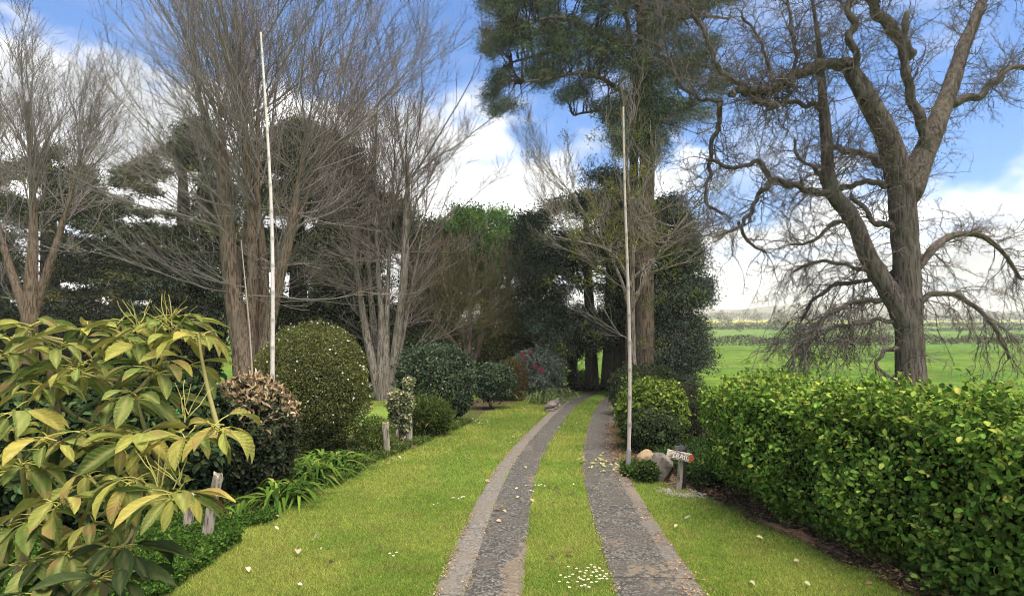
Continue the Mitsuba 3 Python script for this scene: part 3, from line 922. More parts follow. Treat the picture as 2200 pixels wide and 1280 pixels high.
TW1 = (.195, .174, .170)
vase_tree('bare_tree', 'huge bare fan shaped tree with several thick stems behind the white bamboo pole', 19.0,
          [[(536, 905, 34), (530, 830, 31), (522, 760, 27), (505, 660, 23), (493, 560, 21), (485, 470, 20), (480, 390, 17), (478, 335, 12), (474, 270, 6), (470, 200, 2.5)],
           [(545, 830, 18, .1), (541, 740, 17, .2), (545, 640, 15, .3), (548, 560, 14, .4), (545, 450, 12, .5), (540, 370, 9, .5), (537, 260, 5, .5), (533, 130, 2, .5)],
           [(548, 840, 18, .4), (558, 740, 16, .6), (574, 640, 14, .9), (577, 540, 12, 1.0), (573, 440, 9, 1.1), (580, 330, 6, 1.2), (588, 200, 2.5, 1.2)],
           [(552, 840, 20), (570, 740, 17, -.1), (592, 620, 15, -.2), (612, 530, 14, -.2), (628, 440, 10, -.2), (642, 350, 6, -.2), (660, 230, 2.5, -.2)],
           [(520, 830, 15, .5), (517, 700, 11, .9), (508, 600, 8, 1.2), (520, 480, 6, 1.4), (524, 360, 4, 1.5), (515, 200, 2, 1.5)],
           [(480, 420, 9, 0), (465, 340, 6, .2), (440, 240, 4, .4), (410, 120, 2, .7)],
           [(612, 540, 9), (650, 440, 6, .4), (690, 340, 4, .8), (735, 230, 2, 1.2)]],
          108, 6.2, 11, 2.1, 4.2, .8, 'bark_brown', TW1, 101, lo=.45, lean=(.06, 1.12), nlow=40, Llow=4.8)
vase_tree('bare_tree', 'second bare many stemmed tree with pale fluted base, beyond the flowering domed shrub', 22.5,
          [[(826, 875, 26), (826, 845, 24), (824, 810, 22), (822, 780, 15), (820, 700, 9), (814, 600, 6), (808, 450, 4), (806, 340, 2)],
           [(816, 858, 13, -.1), (803, 795, 12, -.1), (788, 730, 10, -.1), (773, 640, 7), (757, 540, 5), (746, 430, 3), (738, 320, 1.5)],
           [(820, 855, 12, .2), (810, 785, 11, .3), (797, 695, 9, .4), (786, 600, 6, .5), (779, 480, 4, .6), (784, 350, 2, .6)],
           [(826, 855, 11, -.2), (828, 775, 10, -.2), (829, 680, 7, -.2), (832, 570, 5, -.2), (836, 450, 3, -.2), (842, 330, 1.5, -.2)],
           [(832, 855, 13, 0), (846, 780, 12, 0), (858, 700, 11, 0), (868, 620, 10, 0), (874, 530, 10, .1), (879, 440, 9, .2), (881, 400, 5, .2), (882, 340, 1.5, .2)],
           [(838, 850, 9, .3), (855, 772, 8, .4), (872, 690, 6, .5), (890, 600, 4, .7), (908, 510, 2, 1.0)]],
          92, 5.4, 13, 1.6, 4.4, .65, 'bark_pale', (.195, .165, .155), 102, lo=.48, lean=(.10, 1.05), nlow=26, Llow=3.0, rt=.0085)
vase_tree('bare_tree', 'pale bare tree whose fine shoots fan out around the tall pine trunk', 20.5,
          [[(1362, 880, 9), (1360, 760, 8), (1358, 640, 7), (1358, 520, 6), (1352, 420, 4), (1346, 320, 1.5)],
           [(1359, 700, 5, .2), (1335, 600, 4, .4), (1290, 510, 3, .6), (1235, 420, 2, .8), (1175, 350, 1, 1)],
           [(1359, 660, 5, -.2), (1405, 560, 4, -.4), (1460, 480, 3, -.6), (1520, 410, 1.5, -.8)],
           [(1358, 620, 4, -.4), (1310, 540, 3, -.7), (1250, 520, 2.2, -1), (1185, 505, 1.2, -1.3)],
           [(1358, 600, 4), (1420, 545, 3, -.2), (1490, 500, 2.3, -.5), (1565, 478, 1.2, -.8)]],
          38, 3.5, 9, 1.25, 3.0, .55, 'bark_pale', (.23, .205, .175), 103, lo=.4, lean=(.3, 1.25), nlow=26, Llow=2.8, rt=.007, rb=.022)
vase_tree('bare_tree', 'small bare olive tinged tree with spreading limbs above the camellias', 26.0,
          [[(1016, 860, 15), (1014, 800, 13), (1008, 760, 12), (1000, 730, 9), (985, 690, 6), (962, 640, 4), (945, 590, 1.5)],
           [(1012, 790, 10, .2), (1030, 740, 8, .3), (1040, 700, 6, .4), (1062, 640, 4, .6), (1085, 590, 1.5, .8)],
           [(1010, 780, 9, -.2), (1008, 720, 7, -.3), (1012, 650, 5, -.3), (1020, 590, 1.5, -.3)],
           [(1008, 775, 8, .1), (975, 735, 6, .1), (940, 700, 4, .1), (912, 680, 1.5, .1)]],
          54, 2.4, 10, 1.0, 4, .5, 'bark_brown', (.19, .165, .115), 104, lo=.35, lean=(.2, 1.0), nlow=14, Llow=2.0, rb=.03)
vase_tree('bare_tree', 'bare tree whose grey shoots fill the far edge behind the large leafed shrub', 24.0,
          [[(60, 900, 24), (62, 760, 21), (66, 620, 16), (72, 480, 10), (66, 350, 5), (60, 220, 2)],
           [(64, 700, 14, .2), (110, 560, 10, .3), (150, 430, 6, .4), (175, 320, 2, .5)],
           [(62, 690, 13, .2), (10, 560, 9, .3), (-30, 430, 5, .4), (-60, 320, 2, .5)]],
          74, 5.4, 12, 2.0, 4, .8, 'bark_brown', TW1, 105, lean=(.06, .8), nlow=24, Llow=4.0, rt=.0095)


# gnarled tree behind the hedge
def gnarled_tree():
    r_ = np.random.default_rng(201)
    key = num('gnarled_tree')
    info(key, 'leaning gnarled bare tree with thick forked trunk and drooping crooked twigs behind the hedge', 'tree')
    D = 13.0
    limbs = [
        [(1968, 920, 35), (1960, 860, 31), (1956, 780, 28), (1952, 690, 27), (1949, 600, 26), (1943, 500, 26), (1934, 400, 26), (1920, 330, 25), (1892, 265, 22), (1864, 215, 20), (1837, 165, 18), (1812, 130, 13)],
        [(1950, 700, 26), (1925, 650, 22), (1888, 592, 19), (1852, 520, 18), (1822, 455, 17), (1790, 415, 16), (1778, 340, 13), (1770, 240, 11), (1764, 165, 8), (1758, 90, 5), (1745, 0, 3)],
        [(1944, 420, 30, .3), (1985, 330, 22, .6), (2030, 220, 18, 1.0), (2075, 90, 13, 1.4), (2130, -40, 8, 1.8)],
        [(1822, 140, 18), (1800, 143, 13), (1760, 145, 13), (1720, 160, 13), (1680, 185, 12), (1635, 206, 11), (1600, 213, 9), (1560, 221, 9), (1545, 226, 8)],
        [(1850, 215, 12, -.2), (1838, 150, 10, -.3), (1822, 80, 9, -.3), (1815, 0, 8, -.2), (1812, -80, 6)],
        [(1796, 420, 11), (1740, 408, 8), (1690, 395, 7.5), (1652, 379, 7), (1641, 357, 6.5), (1616, 349, 5.5), (1590, 360, 5), (1550, 350, 5), (1518, 342, 4)],
        [(1668, 388, 6), (1640, 405, 6), (1615, 440, 5.5), (1590, 480, 5), (1562, 500, 4), (1528, 512, 3)],
        [(1588, 476, 4.5), (1600, 508, 4), (1625, 530, 3.5), (1650, 543, 3)],
        [(1547, 224, 7), (1549, 242, 6.5), (1538, 282, 6), (1530, 330, 5.5), (1524, 385, 4.5), (1524, 430, 4), (1540, 446, 4), (1566, 456, 3)],
        [(1668, 190, 8, -.1), (1632, 212, 8, -.3), (1600, 196, 7, -.4), (1560, 170, 6.5, -.5), (1535, 138, 6, -.6), (1516, 100, 5.5, -.6), (1500, 58, 5, -.6), (1470, 28, 4, -.6), (1440, -5, 3, -.6)],
        [(1552, 218, 5), (1500, 206, 5), (1470, 182, 4.5), (1450, 140, 4), (1436, 90, 3.5), (1426, 40, 3), (1414, -30, 2.5)],
        [(1618, 207, 9, -.35), (1640, 222, 9, -.4), (1666, 231, 9, -.45)],
        [(1690, 180, 5), (1694, 205, 5), (1684, 222, 5), (1660, 228, 4)],
        [(1664, 196, 5), (1656, 160, 4.5), (1640, 112, 4), (1620, 70, 3.5), (1590, 38, 3)],
        [(1704, 170, 5), (1706, 130, 4.5), (1692, 62, 4), (1684, -10, 3.5)],
        [(1908, 372, 11), (1880, 345, 9), (1850, 333, 8), (1820, 324, 7), (1784, 317, 5)],
        [(1906, 402, 8), (1870, 392, 7), (1840, 398, 7), (1800, 406, 6)],
        [(1936, 470, 9), (1880, 480, 7), (1850, 440, 6), (1830, 420, 5)],
        [(1770, 235, 8), (1735, 222, 6), (1705, 215, 5), (1660, 215, 3)],
        [(1772, 400, 5), (1745, 360, 4.5), (1715, 340, 4), (1705, 300, 3)],
        [(1960, 120, 16, .4), (1915, 75, 14, .3), (1870, 40, 12, .2), (1840, -20, 9, .1)],
        [(1990, 320, 14, .5), (1960, 200, 11, .3), (1945, 120, 9, .2), (1960, 20, 7, .1)],
        [(1932, 655, 8), (1880, 640, 6.5), (1820, 655, 5.5), (1770, 685, 5), (1735, 720, 4), (1705, 770, 3)],
        [(1925, 690, 6), (1860, 690, 5), (1800, 705, 4), (1755, 735, 3.5), (1730, 790, 2.5)],
        [(1928, 748, 6, -.2), (1895, 762, 4.5, -.3), (1887, 788, 4, -.3), (1925, 812, 3, -.4)],
        [(1938, 580, 8, .2), (1880, 600, 6, .5), (1800, 610, 5, .8), (1740, 640, 4, 1.0), (1700, 690, 3, 1.2)],
        [(1880, 585, 6), (1830, 570, 5), (1770, 560, 4), (1720, 580, 3)],
        [(1830, 470, 6), (1780, 490, 5), (1740, 520, 4), (1700, 525, 3)],
        [(1948, 612, 10, .0), (1995, 552, 9.5, .2), (2060, 502, 8, .5), (2130, 520, 6, .8), (2190, 600, 4, 1)],
        [(1950, 668, 8, .0), (2000, 636, 7.5, .2), (2060, 640, 6, .4), (2120, 690, 5, .5), (2160, 770, 3, .6)],
        [(2040, 220, 12, 1.0), (2110, 200, 9, 1.1), (2170, 150, 7, 1.2), (2230, 140, 5, 1.3)],
    ]
    polys = skeleton(key, limbs, D, 'bark_dark', r_, wob=.22, trunk_n=3, sides=12, rough=.13, kink=.5)
    pts, rad = resample(polys, 16)
    ln = lengths(pts)
    t0 = np.where(np.arange(len(pts)) < 3, .35, .05)
    sets = []
    p, dd, r0, t, idx = spawn(r_, pts[3:], rad[3:], ln[3:] * 11.5, .08, 1.0, .5, 1.4, up=.1, rk=.55)
    p2, dd2, r02, _, _ = spawn(r_, pts[:3], rad[:3], ln[:3] * 6, .35, 1.0, .7, 1.5, up=.2, rk=.2)
    p, dd, r0 = np.vstack([p, p2]), np.vstack([dd, dd2]), np.concatenate([r0, r02])
    low = (p[:, 2] < CAMZ + 1.6)
    L = (.75 + .9 * r_.random(len(p))) * np.where(low, 1.1, 1)
    trop = np.where(low[:, None], [[0, 0, -1.]], [[0, 0, .1]])
    B = grow(r_, p, dd, L, np.clip(r0, .006, .014), 9, .26, trop, .16, .35, .05)
    sets.append(B)
    p, dd, r1, t, idx = spawn(r_, *B, 9, .1, 1.0, .5, 1.3, rk=.65)
    low = (p[:, 2] < CAMZ + 1.5)
    trop = np.where(low[:, None], [[0, 0, -1.]], [[0, 0, .0]])
    L = .34 * (.4 + 1.0 * r_.random(len(p)))
    Cc = grow(r_, p, dd, L, np.clip(r1, .0045, .007), 4, .30, trop, .2, .6)
    sets.append(Cc)
    p, dd, r2, t, idx = spawn(r_, *Cc, 2.2, .2, 1.0, .4, 1.2, rk=.8)
    low = (p[:, 2] < CAMZ + 1.5)
    trop = np.where(low[:, None], [[0, 0, -1.]], [[0, 0, .0]])
    E = grow(r_, p, dd, .16 * (.4 + r_.random(len(p))),   .0042, 2, .3, trop, .2, .7)
    sets.append(E)
    put_shoots(f'{key}__twigs', sets, (.13, .115, .108), r_)
    # swelling buds and a few tufts of young leaf
    tips = np.vstack([Cc[0][:, -1], E[0][:, -1]])
    tips = tips[r_.random(len(tips)) < .26]
    tuft = tips[r_.choice(len(tips), 130, replace=False)]
    big = np.repeat(tuft, 16, 0) + r_.normal(size=(130 * 16, 3)) * .06
    tips = np.vstack([tips, big])
    n = len(tips)
    V, Fc, k = leafmesh(tips, rand_dir(r_, n), rand_dir(r_, n), .035 * (.5 + r_.random(n)), .020)
    put(f'{key}__young_leaves', V, Fc, 'leaf', color=np.repeat(pick(r_, [(.10, .10, .04), (.17, .17, .05), (.08, .065, .04)], [3, 1.5, 2], n), k, 0), kind='stuff')
    # moss cushions where limbs meet the trunk
    c = np.vstack([pts[0][8:13], pts[2][2:5], pts[1][12:14]])
    n = 3200
    i = r_.integers(0, len(c), n)
    q = c[i] + rand_dir(r_, n) * (.16 + .22 * r_.random((n, 1)))
    V, Fc, k = leafmesh(q, rand_dir(r_, n), rand_dir(r_, n), .05, .02)
    put(f'{key}__clinging_leaves', V, Fc, 'leaf', color=np.repeat(pick(r_, [(.11, .12, .035), (.07, .08, .03)], [1, 1], n), k, 0), kind='stuff')


gnarled_tree()


def add_tufts(key, part, cen, n_each, spread, leaf, cols, r_):
    n = len(cen) * n_each
    p = np.repeat(cen, n_each, 0) + r_.normal(size=(n, 3)) * spread
    V, Fc, k = leafmesh(p, rand_dir(r_, n), rand_dir(r_, n), leaf * (.6 + .8 * r_.random(n)), leaf * .45)
    put(f'{key}__{part}', V, Fc, 'leaf', color=np.repeat(pick(r_, cols, np.ones(len(cols)), n), k, 0), kind='stuff')


_r = np.random.default_rng(250)
_c = np.stack([P(1330 + 75 * _r.normal(), 470 + 110 * _r.normal(), 20.5 + 1.3 * _r.normal()) for _ in range(120)])
add_tufts('bare_tree_002', 'young_leaves', _c, 40, .14, .10, [(.13, .15, .035), (.20, .21, .05), (.09, .11, .035)], _r)

_c = np.stack([P(1012 + 55 * _r.normal(), 650 + 45 * _r.normal(), 26 + .9 * _r.normal()) for _ in range(170)])
add_tufts('bare_tree_003', 'young_leaves', _c, 30, .16, .09, [(.13, .145, .05), (.17, .18, .06), (.10, .10, .045)], _r)


# conifers
def tufts(r_, cen, dirs, size, n_each, L, W, cols, wts, flat=.6, fan=.9):
    N = len(cen)
    i = np.repeat(np.arange(N), n_each)
    m = len(i)
    s = np.broadcast_to(size, N)[i][:, None]
    off = r_.normal(size=(m, 3)) * [1, 1, flat] * .42
    along = (r_.random((m, 1)) - .35) * 1.1
    p = cen[i] + s * (off + dirs[i] * along)
    D = nrm(dirs[i] + rand_dir(r_, m) * fan + [0, 0, .1])
    V, Fc, k = leafmesh(p, D, rand_dir(r_, m), L * (.6 + .8 * r_.random(m)), W)
    tone = pick(r_, cols, wts, N, .25)[i] * (1 + .18 * r_.normal(size=(m, 1)))
    return V, Fc, np.repeat(tone, k, 0)


def in_poly(poly, x, y):
    return shapely.contains_xy(Polygon(poly), x, y)


NEED = [(.074, .104, .066), (.10, .13, .074), (.052, .076, .052), (.13, .15, .062)]
NEEDW = [4, 3, 4, .6]


def tall_pine():
    r_ = np.random.default_rng(301)
    key = num('pine_tree')
    info(key, 'very tall pine with straight bare trunk and dark needle masses spreading high overhead', 'tree')
    D = 24.0
    limbs = [
        [(1386, 870, 24), (1386, 800, 21), (1386, 600, 19), (1389, 420, 17), (1389, 200, 15), (1380, 60, 13), (1372, -100, 10), (1368, -260, 6)],
        [(1356, 870, 17, .4), (1357, 800, 15, .4), (1360, 600, 13, .4), (1362, 450, 11, .5), (1362, 330, 9, .5), (1366, 180, 7, .5), (1350, 60, 5, .5), (1330, -60, 3, .5)],
        [(1380, 140, 8), (1340, 95, 7, -.6), (1300, 75, 6, -1), (1255, 55, 6, -1.4), (1215, 38, 5, -1.7), (1160, 40, 3, -2), (1110, 60, 2, -2.2)],
        [(1386, 210, 7), (1340, 130, 5, .5), (1290, 100, 4.5, 1), (1230, 110, 4, 1.4), (1160, 130, 3, 1.8), (1100, 150, 2, 2)],
        [(1388, 230, 7), (1320, 190, 5, -.8), (1260, 165, 4, -1.5), (1190, 180, 3, -2), (1120, 195, 2, -2.4)],
        [(1385, 90, 7), (1440, 50, 5, .6), (1500, 40, 4, 1.1), (1560, 50, 2, 1.6)],
        [(1388, 180, 6), (1440, 150, 4.5, -.5), (1500, 140, 3, -1), (1550, 160, 2, -1.4)],
        [(1386, 40, 6), (1330, -10, 5, .3), (1250, -40, 4, .6), (1150, -50, 3, .9), (1060, -20, 2, 1.2)],
        [(1375, -60, 6), (1450, -90, 5), (1540, -100, 3), (1600, -80, 2)],
        [(1389, 290, 5), (1340, 250, 4, .5), (1290, 240, 3, 1), (1230, 250, 2, 1.5)],
        [(1389, 270, 5), (1430, 240, 4, .8), (1480, 235, 2.5, 1.4)],
    ]
    polys = skeleton(key, limbs, D, 'bark_brown', r_, wob=.15, trunk_n=2, sides=12, rough=.06)
    # needle sprays fill the space around the limbs, in drooping masses
    poly = [(1030, -30), (1042, 60), (1040, 105), (1070, 130), (1046, 190), (1060, 245), (1100, 235), (1150, 215), (1200, 230), (1255, 205), (1300, 250), (1330, 330), (1420, 330), (1470, 260),
            (1530, 250), (1570, 160), (1560, 60), (1590, -30), (1500, -220), (1300, -260), (1100, -180)]
    m = 15000
    px, py = 1000 + 620 * r_.random(m), -260 + 620 * r_.random(m)
    ok = in_poly(poly, px, py)
    q = np.stack([px / 62, py / 40, px * 0], -1)
    dens = meshkit.fbm(q, 4, 71) + .05 * r_.normal(size=m)
    for hx, hy, hr in [(1228, 22, 30), (1195, 175, 28), (1085, 125, 22), (1245, 120, 16), (1160, 225, 20), (1290, 205, 22), (1420, 110, 16)]:
        dens = dens - .20 * np.exp(-((px - hx) ** 2 + ((py - hy) * 1.3) ** 2) / (2 * hr * hr))
    left = px < 1340
    ok &= dens > np.where(px < 1420, .375, .49)
    ok &= r_.random(m) < np.where(py < -30, .3, np.where(left, 1, .75))
    px, py = px[ok], py[ok]
    dep = D + r_.normal(size=len(px)) * 1.9
    cen = np.stack([P(a, b, e) for a, b, e in zip(px, py, dep)])
    axis = P(1385, 100, D)
    out = nrm((cen - axis) * [1, 1, .2])
    dirs = nrm(out + [0, 0, -.6] + rand_dir(r_, len(cen)) * .5)
    V, Fc, c = tufts(r_, cen, dirs, .20 + .30 * r_.random(len(cen)), 40, .17, .022, NEED, NEEDW, flat=.7, fan=.75)
    put(f'{key}__crown', V, Fc, 'needle', color=c, kind='stuff')
    # twigs that carry them
    allp, _ = resample(polys[2:], 24)
    allp = allp.reshape(-1, 3)
    from scipy.spatial import cKDTree
    _, j = cKDTree(allp).query(cen)
    a = allp[j]
    k = np.linspace(0, 1, 6)[None, :, None]
    pts = a[:, None] * (1 - k) + cen[:, None] * k
    pts[:, :, 2] += (np.sin(k[..., 0] * math.pi) * .12 * np.linalg.norm(cen - a, axis=1)[:, None])
    pts += r_.normal(size=pts.shape) * .03
    sel = (r_.random(len(cen)) < .3) & (np.linalg.norm(cen - a, axis=1) < 2.2)
    put_shoots(f'{key}__twigs', [(pts[sel], np.broadcast_to(np.linspace(.028, .008, 6), (int(sel.sum()), 6)))], (.055, .045, .038), r_, 4)

    c = np.stack([P(1386 + 26 * r_.normal(), 30 + 320 * r_.random(), D - .2 + .5 * r_.normal()) for _ in range(130)])
    add_tufts(key, 'clinging_leaves', c, 34, .17, .11, [(.12, .14, .04), (.08, .10, .035), (.17, .18, .05)], r_)


tall_pine()


def conifer(name, label, d, trunks, poly, size, ncl, n_each, L, W, seed, thr=.45, fx=60, fy=40, spread=2.0, cols=NEED, wts=NEEDW, droop=-.3, flat=.6, holes=(), mat='needle', barkname='bark_dark', fan=.9, cat='tree', group=None, tsize=1.0):
    """an evergreen: trunks, then foliage sprays filling a crown; poly is the crown's outline as seen, its depth follows from spread"""
    r_ = np.random.default_rng(seed)
    key = num(name)
    info(key, label, cat, group)
    polys = skeleton(key, trunks, d, barkname, r_, wob=0, trunk_n=len(trunks), sides=9)
    poly = np.array(poly, float)
    lo, hi = poly.min(0), poly.max(0)
    px, py = lo[0] + (hi[0] - lo[0]) * r_.random(ncl * 5), lo[1] + (hi[1] - lo[1]) * r_.random(ncl * 5)
    ok = in_poly(poly, px, py)
    dens = meshkit.fbm(np.stack([px / fx, py / fy, px * 0 + seed], -1), 3, seed)
    for hx, hy, hr in holes:
        dens = dens - .4 * np.exp(-((px - hx) ** 2 + (py - hy) ** 2) / (2 * hr * hr))
    ok &= dens > thr
    px, py = px[ok][:ncl], py[ok][:ncl]
    dep = d + r_.normal(size=len(px)) * spread
    cen = np.stack([P(a, b, e) for a, b, e in zip(px, py, dep)])
    axis = polys[0][0].mean(0)
    out = nrm((cen - axis) * [1, 1, .15])
    dirs = nrm(out + [0, 0, droop] + rand_dir(r_, len(cen)) * .5)
    V, Fc, c = tufts(r_, cen, dirs, size * (.7 + .6 * r_.random(len(cen))), n_each, L, W, cols, wts, flat, fan)
    put(f'{key}__crown', V, Fc, mat, color=c, kind='stuff')
    # limbs from the trunk out to some of the sprays
    tp = np.vstack([q for q, _ in polys])
    n = min(70, len(cen))
    sel = r_.choice(len(cen), n, replace=False)
    hz = cen[sel][:, 2] - .18 * np.linalg.norm((cen[sel] - axis)[:, :2], axis=1)
    j = np.abs(tp[None, :, 2] - hz[:, None]).argmin(1)
    a = tp[j]
    k = np.linspace(0, 1, 7)[None, :, None]
    pts = a[:, None] * (1 - k) + cen[sel][:, None] * k
    pts += r_.normal(size=pts.shape) * .05 * np.sin(k * math.pi)
    put_shoots(f'{key}__limbs', [(pts, np.broadcast_to(np.linspace(.045, .01, 7), (n, 7)))], (.05, .042, .036), r_, 4)
    return key


CYP = [(.072, .092, .062), (.10, .118, .068), (.052, .068, .05), (.16, .16, .06)]
conifer('cypress', 'wide dark layered cypress showing between the bare stems near the large leafed shrub', 33.0,
        [[(400, 880, 22), (398, 700, 20), (395, 500, 15), (392, 340, 7), (390, 290, 3)]],
        [(250, 380), (300, 345), (360, 320), (390, 265), (430, 262), (470, 300), (500, 420), (520, 600), (500, 720), (250, 720)], .55, 2300, 40, .24, .07, 401, thr=.385, fx=80, fy=34, spread=2.2, cols=CYP, droop=.0, flat=.35)
conifer('cypress', 'dark dense cypress behind the stems of the huge bare tree', 34.0,
        [[(640, 870, 22), (640, 700, 20), (640, 500, 15), (640, 320, 7), (640, 275, 3)]],
        [(540, 330), (575, 285), (640, 262), (700, 285), (760, 330), (795, 400), (790, 480), (740, 560), (720, 720), (540, 720)], .58, 2200, 40, .24, .07, 402, thr=.37, fx=80, fy=40, spread=2.2, cols=CYP, droop=.0, flat=.45)
conifer('cypress', 'lower rounded dark cypress behind the second many stemmed tree', 31.0,
        [[(790, 860, 16), (790, 700, 14), (792, 560, 9), (795, 450, 4)]],
        [(690, 520), (720, 440), (790, 410), (860, 440), (905, 520), (900, 640), (880, 730), (690, 730)], .55, 1600, 40, .23, .065, 403, thr=.38, fx=70, fy=34, spread=1.8, cols=CYP, droop=.0, flat=.45)
conifer('cypress', 'dark cypress at the far edge of the garden behind the grey shoots', 36.0,
        [[(110, 880, 22), (108, 700, 20), (105, 500, 15), (100, 330, 6)]],
        [(-60, 420), (20, 360), (90, 320), (160, 330), (215, 420), (235, 560), (235, 740), (-60, 740)], .6, 2000, 40, .25, .075, 404, thr=.375, fx=80, fy=34, spread=2.2, cols=CYP, droop=.0, flat=.4)
DKC = [(.062, .086, .066), (.09, .115, .082), (.046, .064, .05), (.12, .14, .07)]
conifer('dark_conifer', 'dark conifer clump over the end of the drive with several black trunks', 29.5,
        [[(1278, 890, 16), (1272, 800, 14), (1268, 700, 12), (1262, 560, 9), (1258, 430, 4)],
         [(1296, 890, 14, .3), (1304, 800, 12, .3), (1308, 700, 10, .3), (1310, 560, 8, .3), (1312, 400, 3, .3)],
         [(1320, 890, 9, 1), (1322, 760, 8, 1), (1322, 600, 6, 1)],
         [(1338, 890, 14, -.3), (1338, 780, 12, -.3), (1336, 640, 10, -.3), (1336, 460, 5, -.3)]],
        [(1112, 520), (1130, 470), (1185, 430), (1240, 400), (1290, 360), (1345, 380), (1375, 460), (1375, 600), (1360, 720), (1300, 745), (1235, 750), (1150, 715), (1120, 640)],
          .62, 2300, 44, .17, .055, 411, thr=.38, fx=55, fy=40, spread=2.0, cols=DKC, droop=-.2, holes=[(1268, 590, 13), (1278, 650, 15), (1220, 650, 9), (1140, 640, 11)])
conifer('dark_conifer', 'dark conifer with hanging foliage beside the pine trunk, edged by the paddock', 26.5,
        [[(1432, 880, 12), (1430, 760, 11), (1428, 600, 9), (1424, 450, 4)]],
        [(1405, 440), (1450, 420), (1478, 470), (1500, 560), (1532, 610), (1530, 660), (1500, 700), (1516, 770), (1500, 790), (1480, 760), (1470, 820), (1448, 810), (1440, 840), (1402, 830), (1400, 600)],
        .55, 1800, 44, .15, .05, 412, thr=.33, fx=45, fy=45, spread=1.3, cols=DKC, droop=-.7)
conifer('dark_conifer', 'low shaggy evergreen under the black trunks at the end of the drive', 31.5,
        [[(1236, 860, 6), (1236, 800, 5), (1238, 740, 3)]],
        [(1206, 742), (1240, 722), (1270, 735), (1268, 760), (1244, 775), (1225, 815), (1205, 800)],
        .35, 70, 34, .15, .05, 413, thr=.42, fx=30, fy=30, spread=.8, cols=[(.03, .045, .02), (.06, .09, .02)], wts=[2, 1], droop=-.4)
GRN = [(.085, .165, .045), (.13, .25, .055), (.055, .10, .04), (.16, .22, .06)]
conifer('leafy_tree', 'bright green leafy tree rising behind the bare olive tinged tree', 38.0,
        [[(1040, 850, 12), (1040, 720, 11), (1042, 600, 8), (1044, 480, 4)]],
        [(945, 560), (960, 490), (1000, 452), (1050, 455), (1085, 462), (1110, 490), (1140, 470), (1150, 530), (1130, 590), (1060, 610), (980, 600)],
        .8, 650, 70, .17, .10, 421, thr=.37, fx=50, fy=40, spread=2.2, cols=GRN, wts=[4, 3, 3, 1], mat='leaf', droop=.1)
conifer('leafy_tree', 'dull dark leafy tree below the bright green one, filling the space behind the rhododendron', 35.0,
        [[(1090, 860, 12), (1090, 740, 11), (1092, 640, 7), (1094, 560, 4)]],
        [(905, 640), (930, 560), (1000, 590), (1080, 590), (1150, 600), (1185, 680), (1200, 780), (905, 780)],
        .7, 800, 56, .17, .09, 422, thr=.455, fx=60, fy=40, spread=2.0, cols=[(.10, .13, .06), (.135, .155, .07), (.14, .12, .07)], wts=[3, 2, 2], mat='leaf', droop=.1)
conifer('leafy_tree', 'dark leafy tree with reddish new growth between the bare trees', 37.0,
        [[(925, 850, 10), (925, 720, 9), (926, 600, 6), (928, 500, 3)]],
        [(880, 600), (890, 520), (920, 470), (965, 500), (1005, 510), (1010, 560), (960, 640), (900, 690)],
        .75, 420, 60, .16, .085, 423, thr=.42, fx=50, fy=40, spread=1.8, cols=[(.06, .085, .045), (.20, .08, .055), (.085, .10, .05)], wts=[4, 1, 2], mat='leaf', droop=.1)


# ------------------------------------------------------------------ far hedgerows and trees in the paddocks
def clump_at(key, c, rad, n, leaf, cols, wts, r_, trunk=True):
    p, out = blob_points(r_, n, np.asarray(c) + [0, 0, rad[2] * (1.15 if trunk else .9)], rad, .3, 2.5, .7, 2.0, int(r_.integers(1, 99)))
    m = len(p)
    V, Fc, k = leafmesh(p, rand_dir(r_, m), rand_dir(r_, m), leaf * (.6 + .8 * r_.random(m)), leaf * .6)
    put(f'{key}__crown', V, Fc, 'needle', color=np.repeat(pick(r_, cols, wts, m, .25), k, 0), kind='stuff')
    if trunk:
        c = np.asarray(c, float)
        V, Fc, _, _ = limb([c - [0, 0, .3], c + [0, 0, rad[2] * .6], c + [.1, 0, rad[2] * 1.4]], np.array([.09, .06, .02]) * rad[2], sides=6, rough=0)
        put(f'{key}__trunk', V, Fc, 'twig', color=(.09, .075, .06))


def far_hedge(label, pts, h, w, n, leaf, cols, wts, seed):
    r_ = np.random.default_rng(seed)
    key = num('field_hedge')
    info(key, label, 'hedge')
    pts = np.array(pts, float)
    cs = np.concatenate([[0], np.cumsum(np.linalg.norm(np.diff(pts, axis=0), axis=1))])
    s = r_.random(n) * cs[-1]
    x, y = np.interp(s, cs, pts[:, 0]) + r_.normal(size=n) * w * .4, np.interp(s, cs, pts[:, 1]) + r_.normal(size=n) * w * .4
    hh = h * (.45 + 1.1 * meshkit.fbm(np.stack([s / (h * 2.2), s * 0, s * 0 + seed], -1), 3, seed))
    z = hgt(x, y) + hh * r_.random(n) ** .7
    p = np.stack([x, y, z], -1)
    V, Fc, k = leafmesh(p, rand_dir(r_, n), rand_dir(r_, n), leaf * (.6 + .8 * r_.random(n)), leaf * .6)
    tone = meshkit.fbm(np.stack([s / (h * 4), s * 0 + 7, s * 0], -1), 2, seed)
    c = pick(r_, cols, wts, n, .2)
    c2 = pick(r_, cols[::-1], wts, n, .2)
    put(f'{key}__foliage', V, Fc, 'needle', color=np.repeat(np.where((tone > .5)[:, None], c, c2), k, 0), kind='stuff')


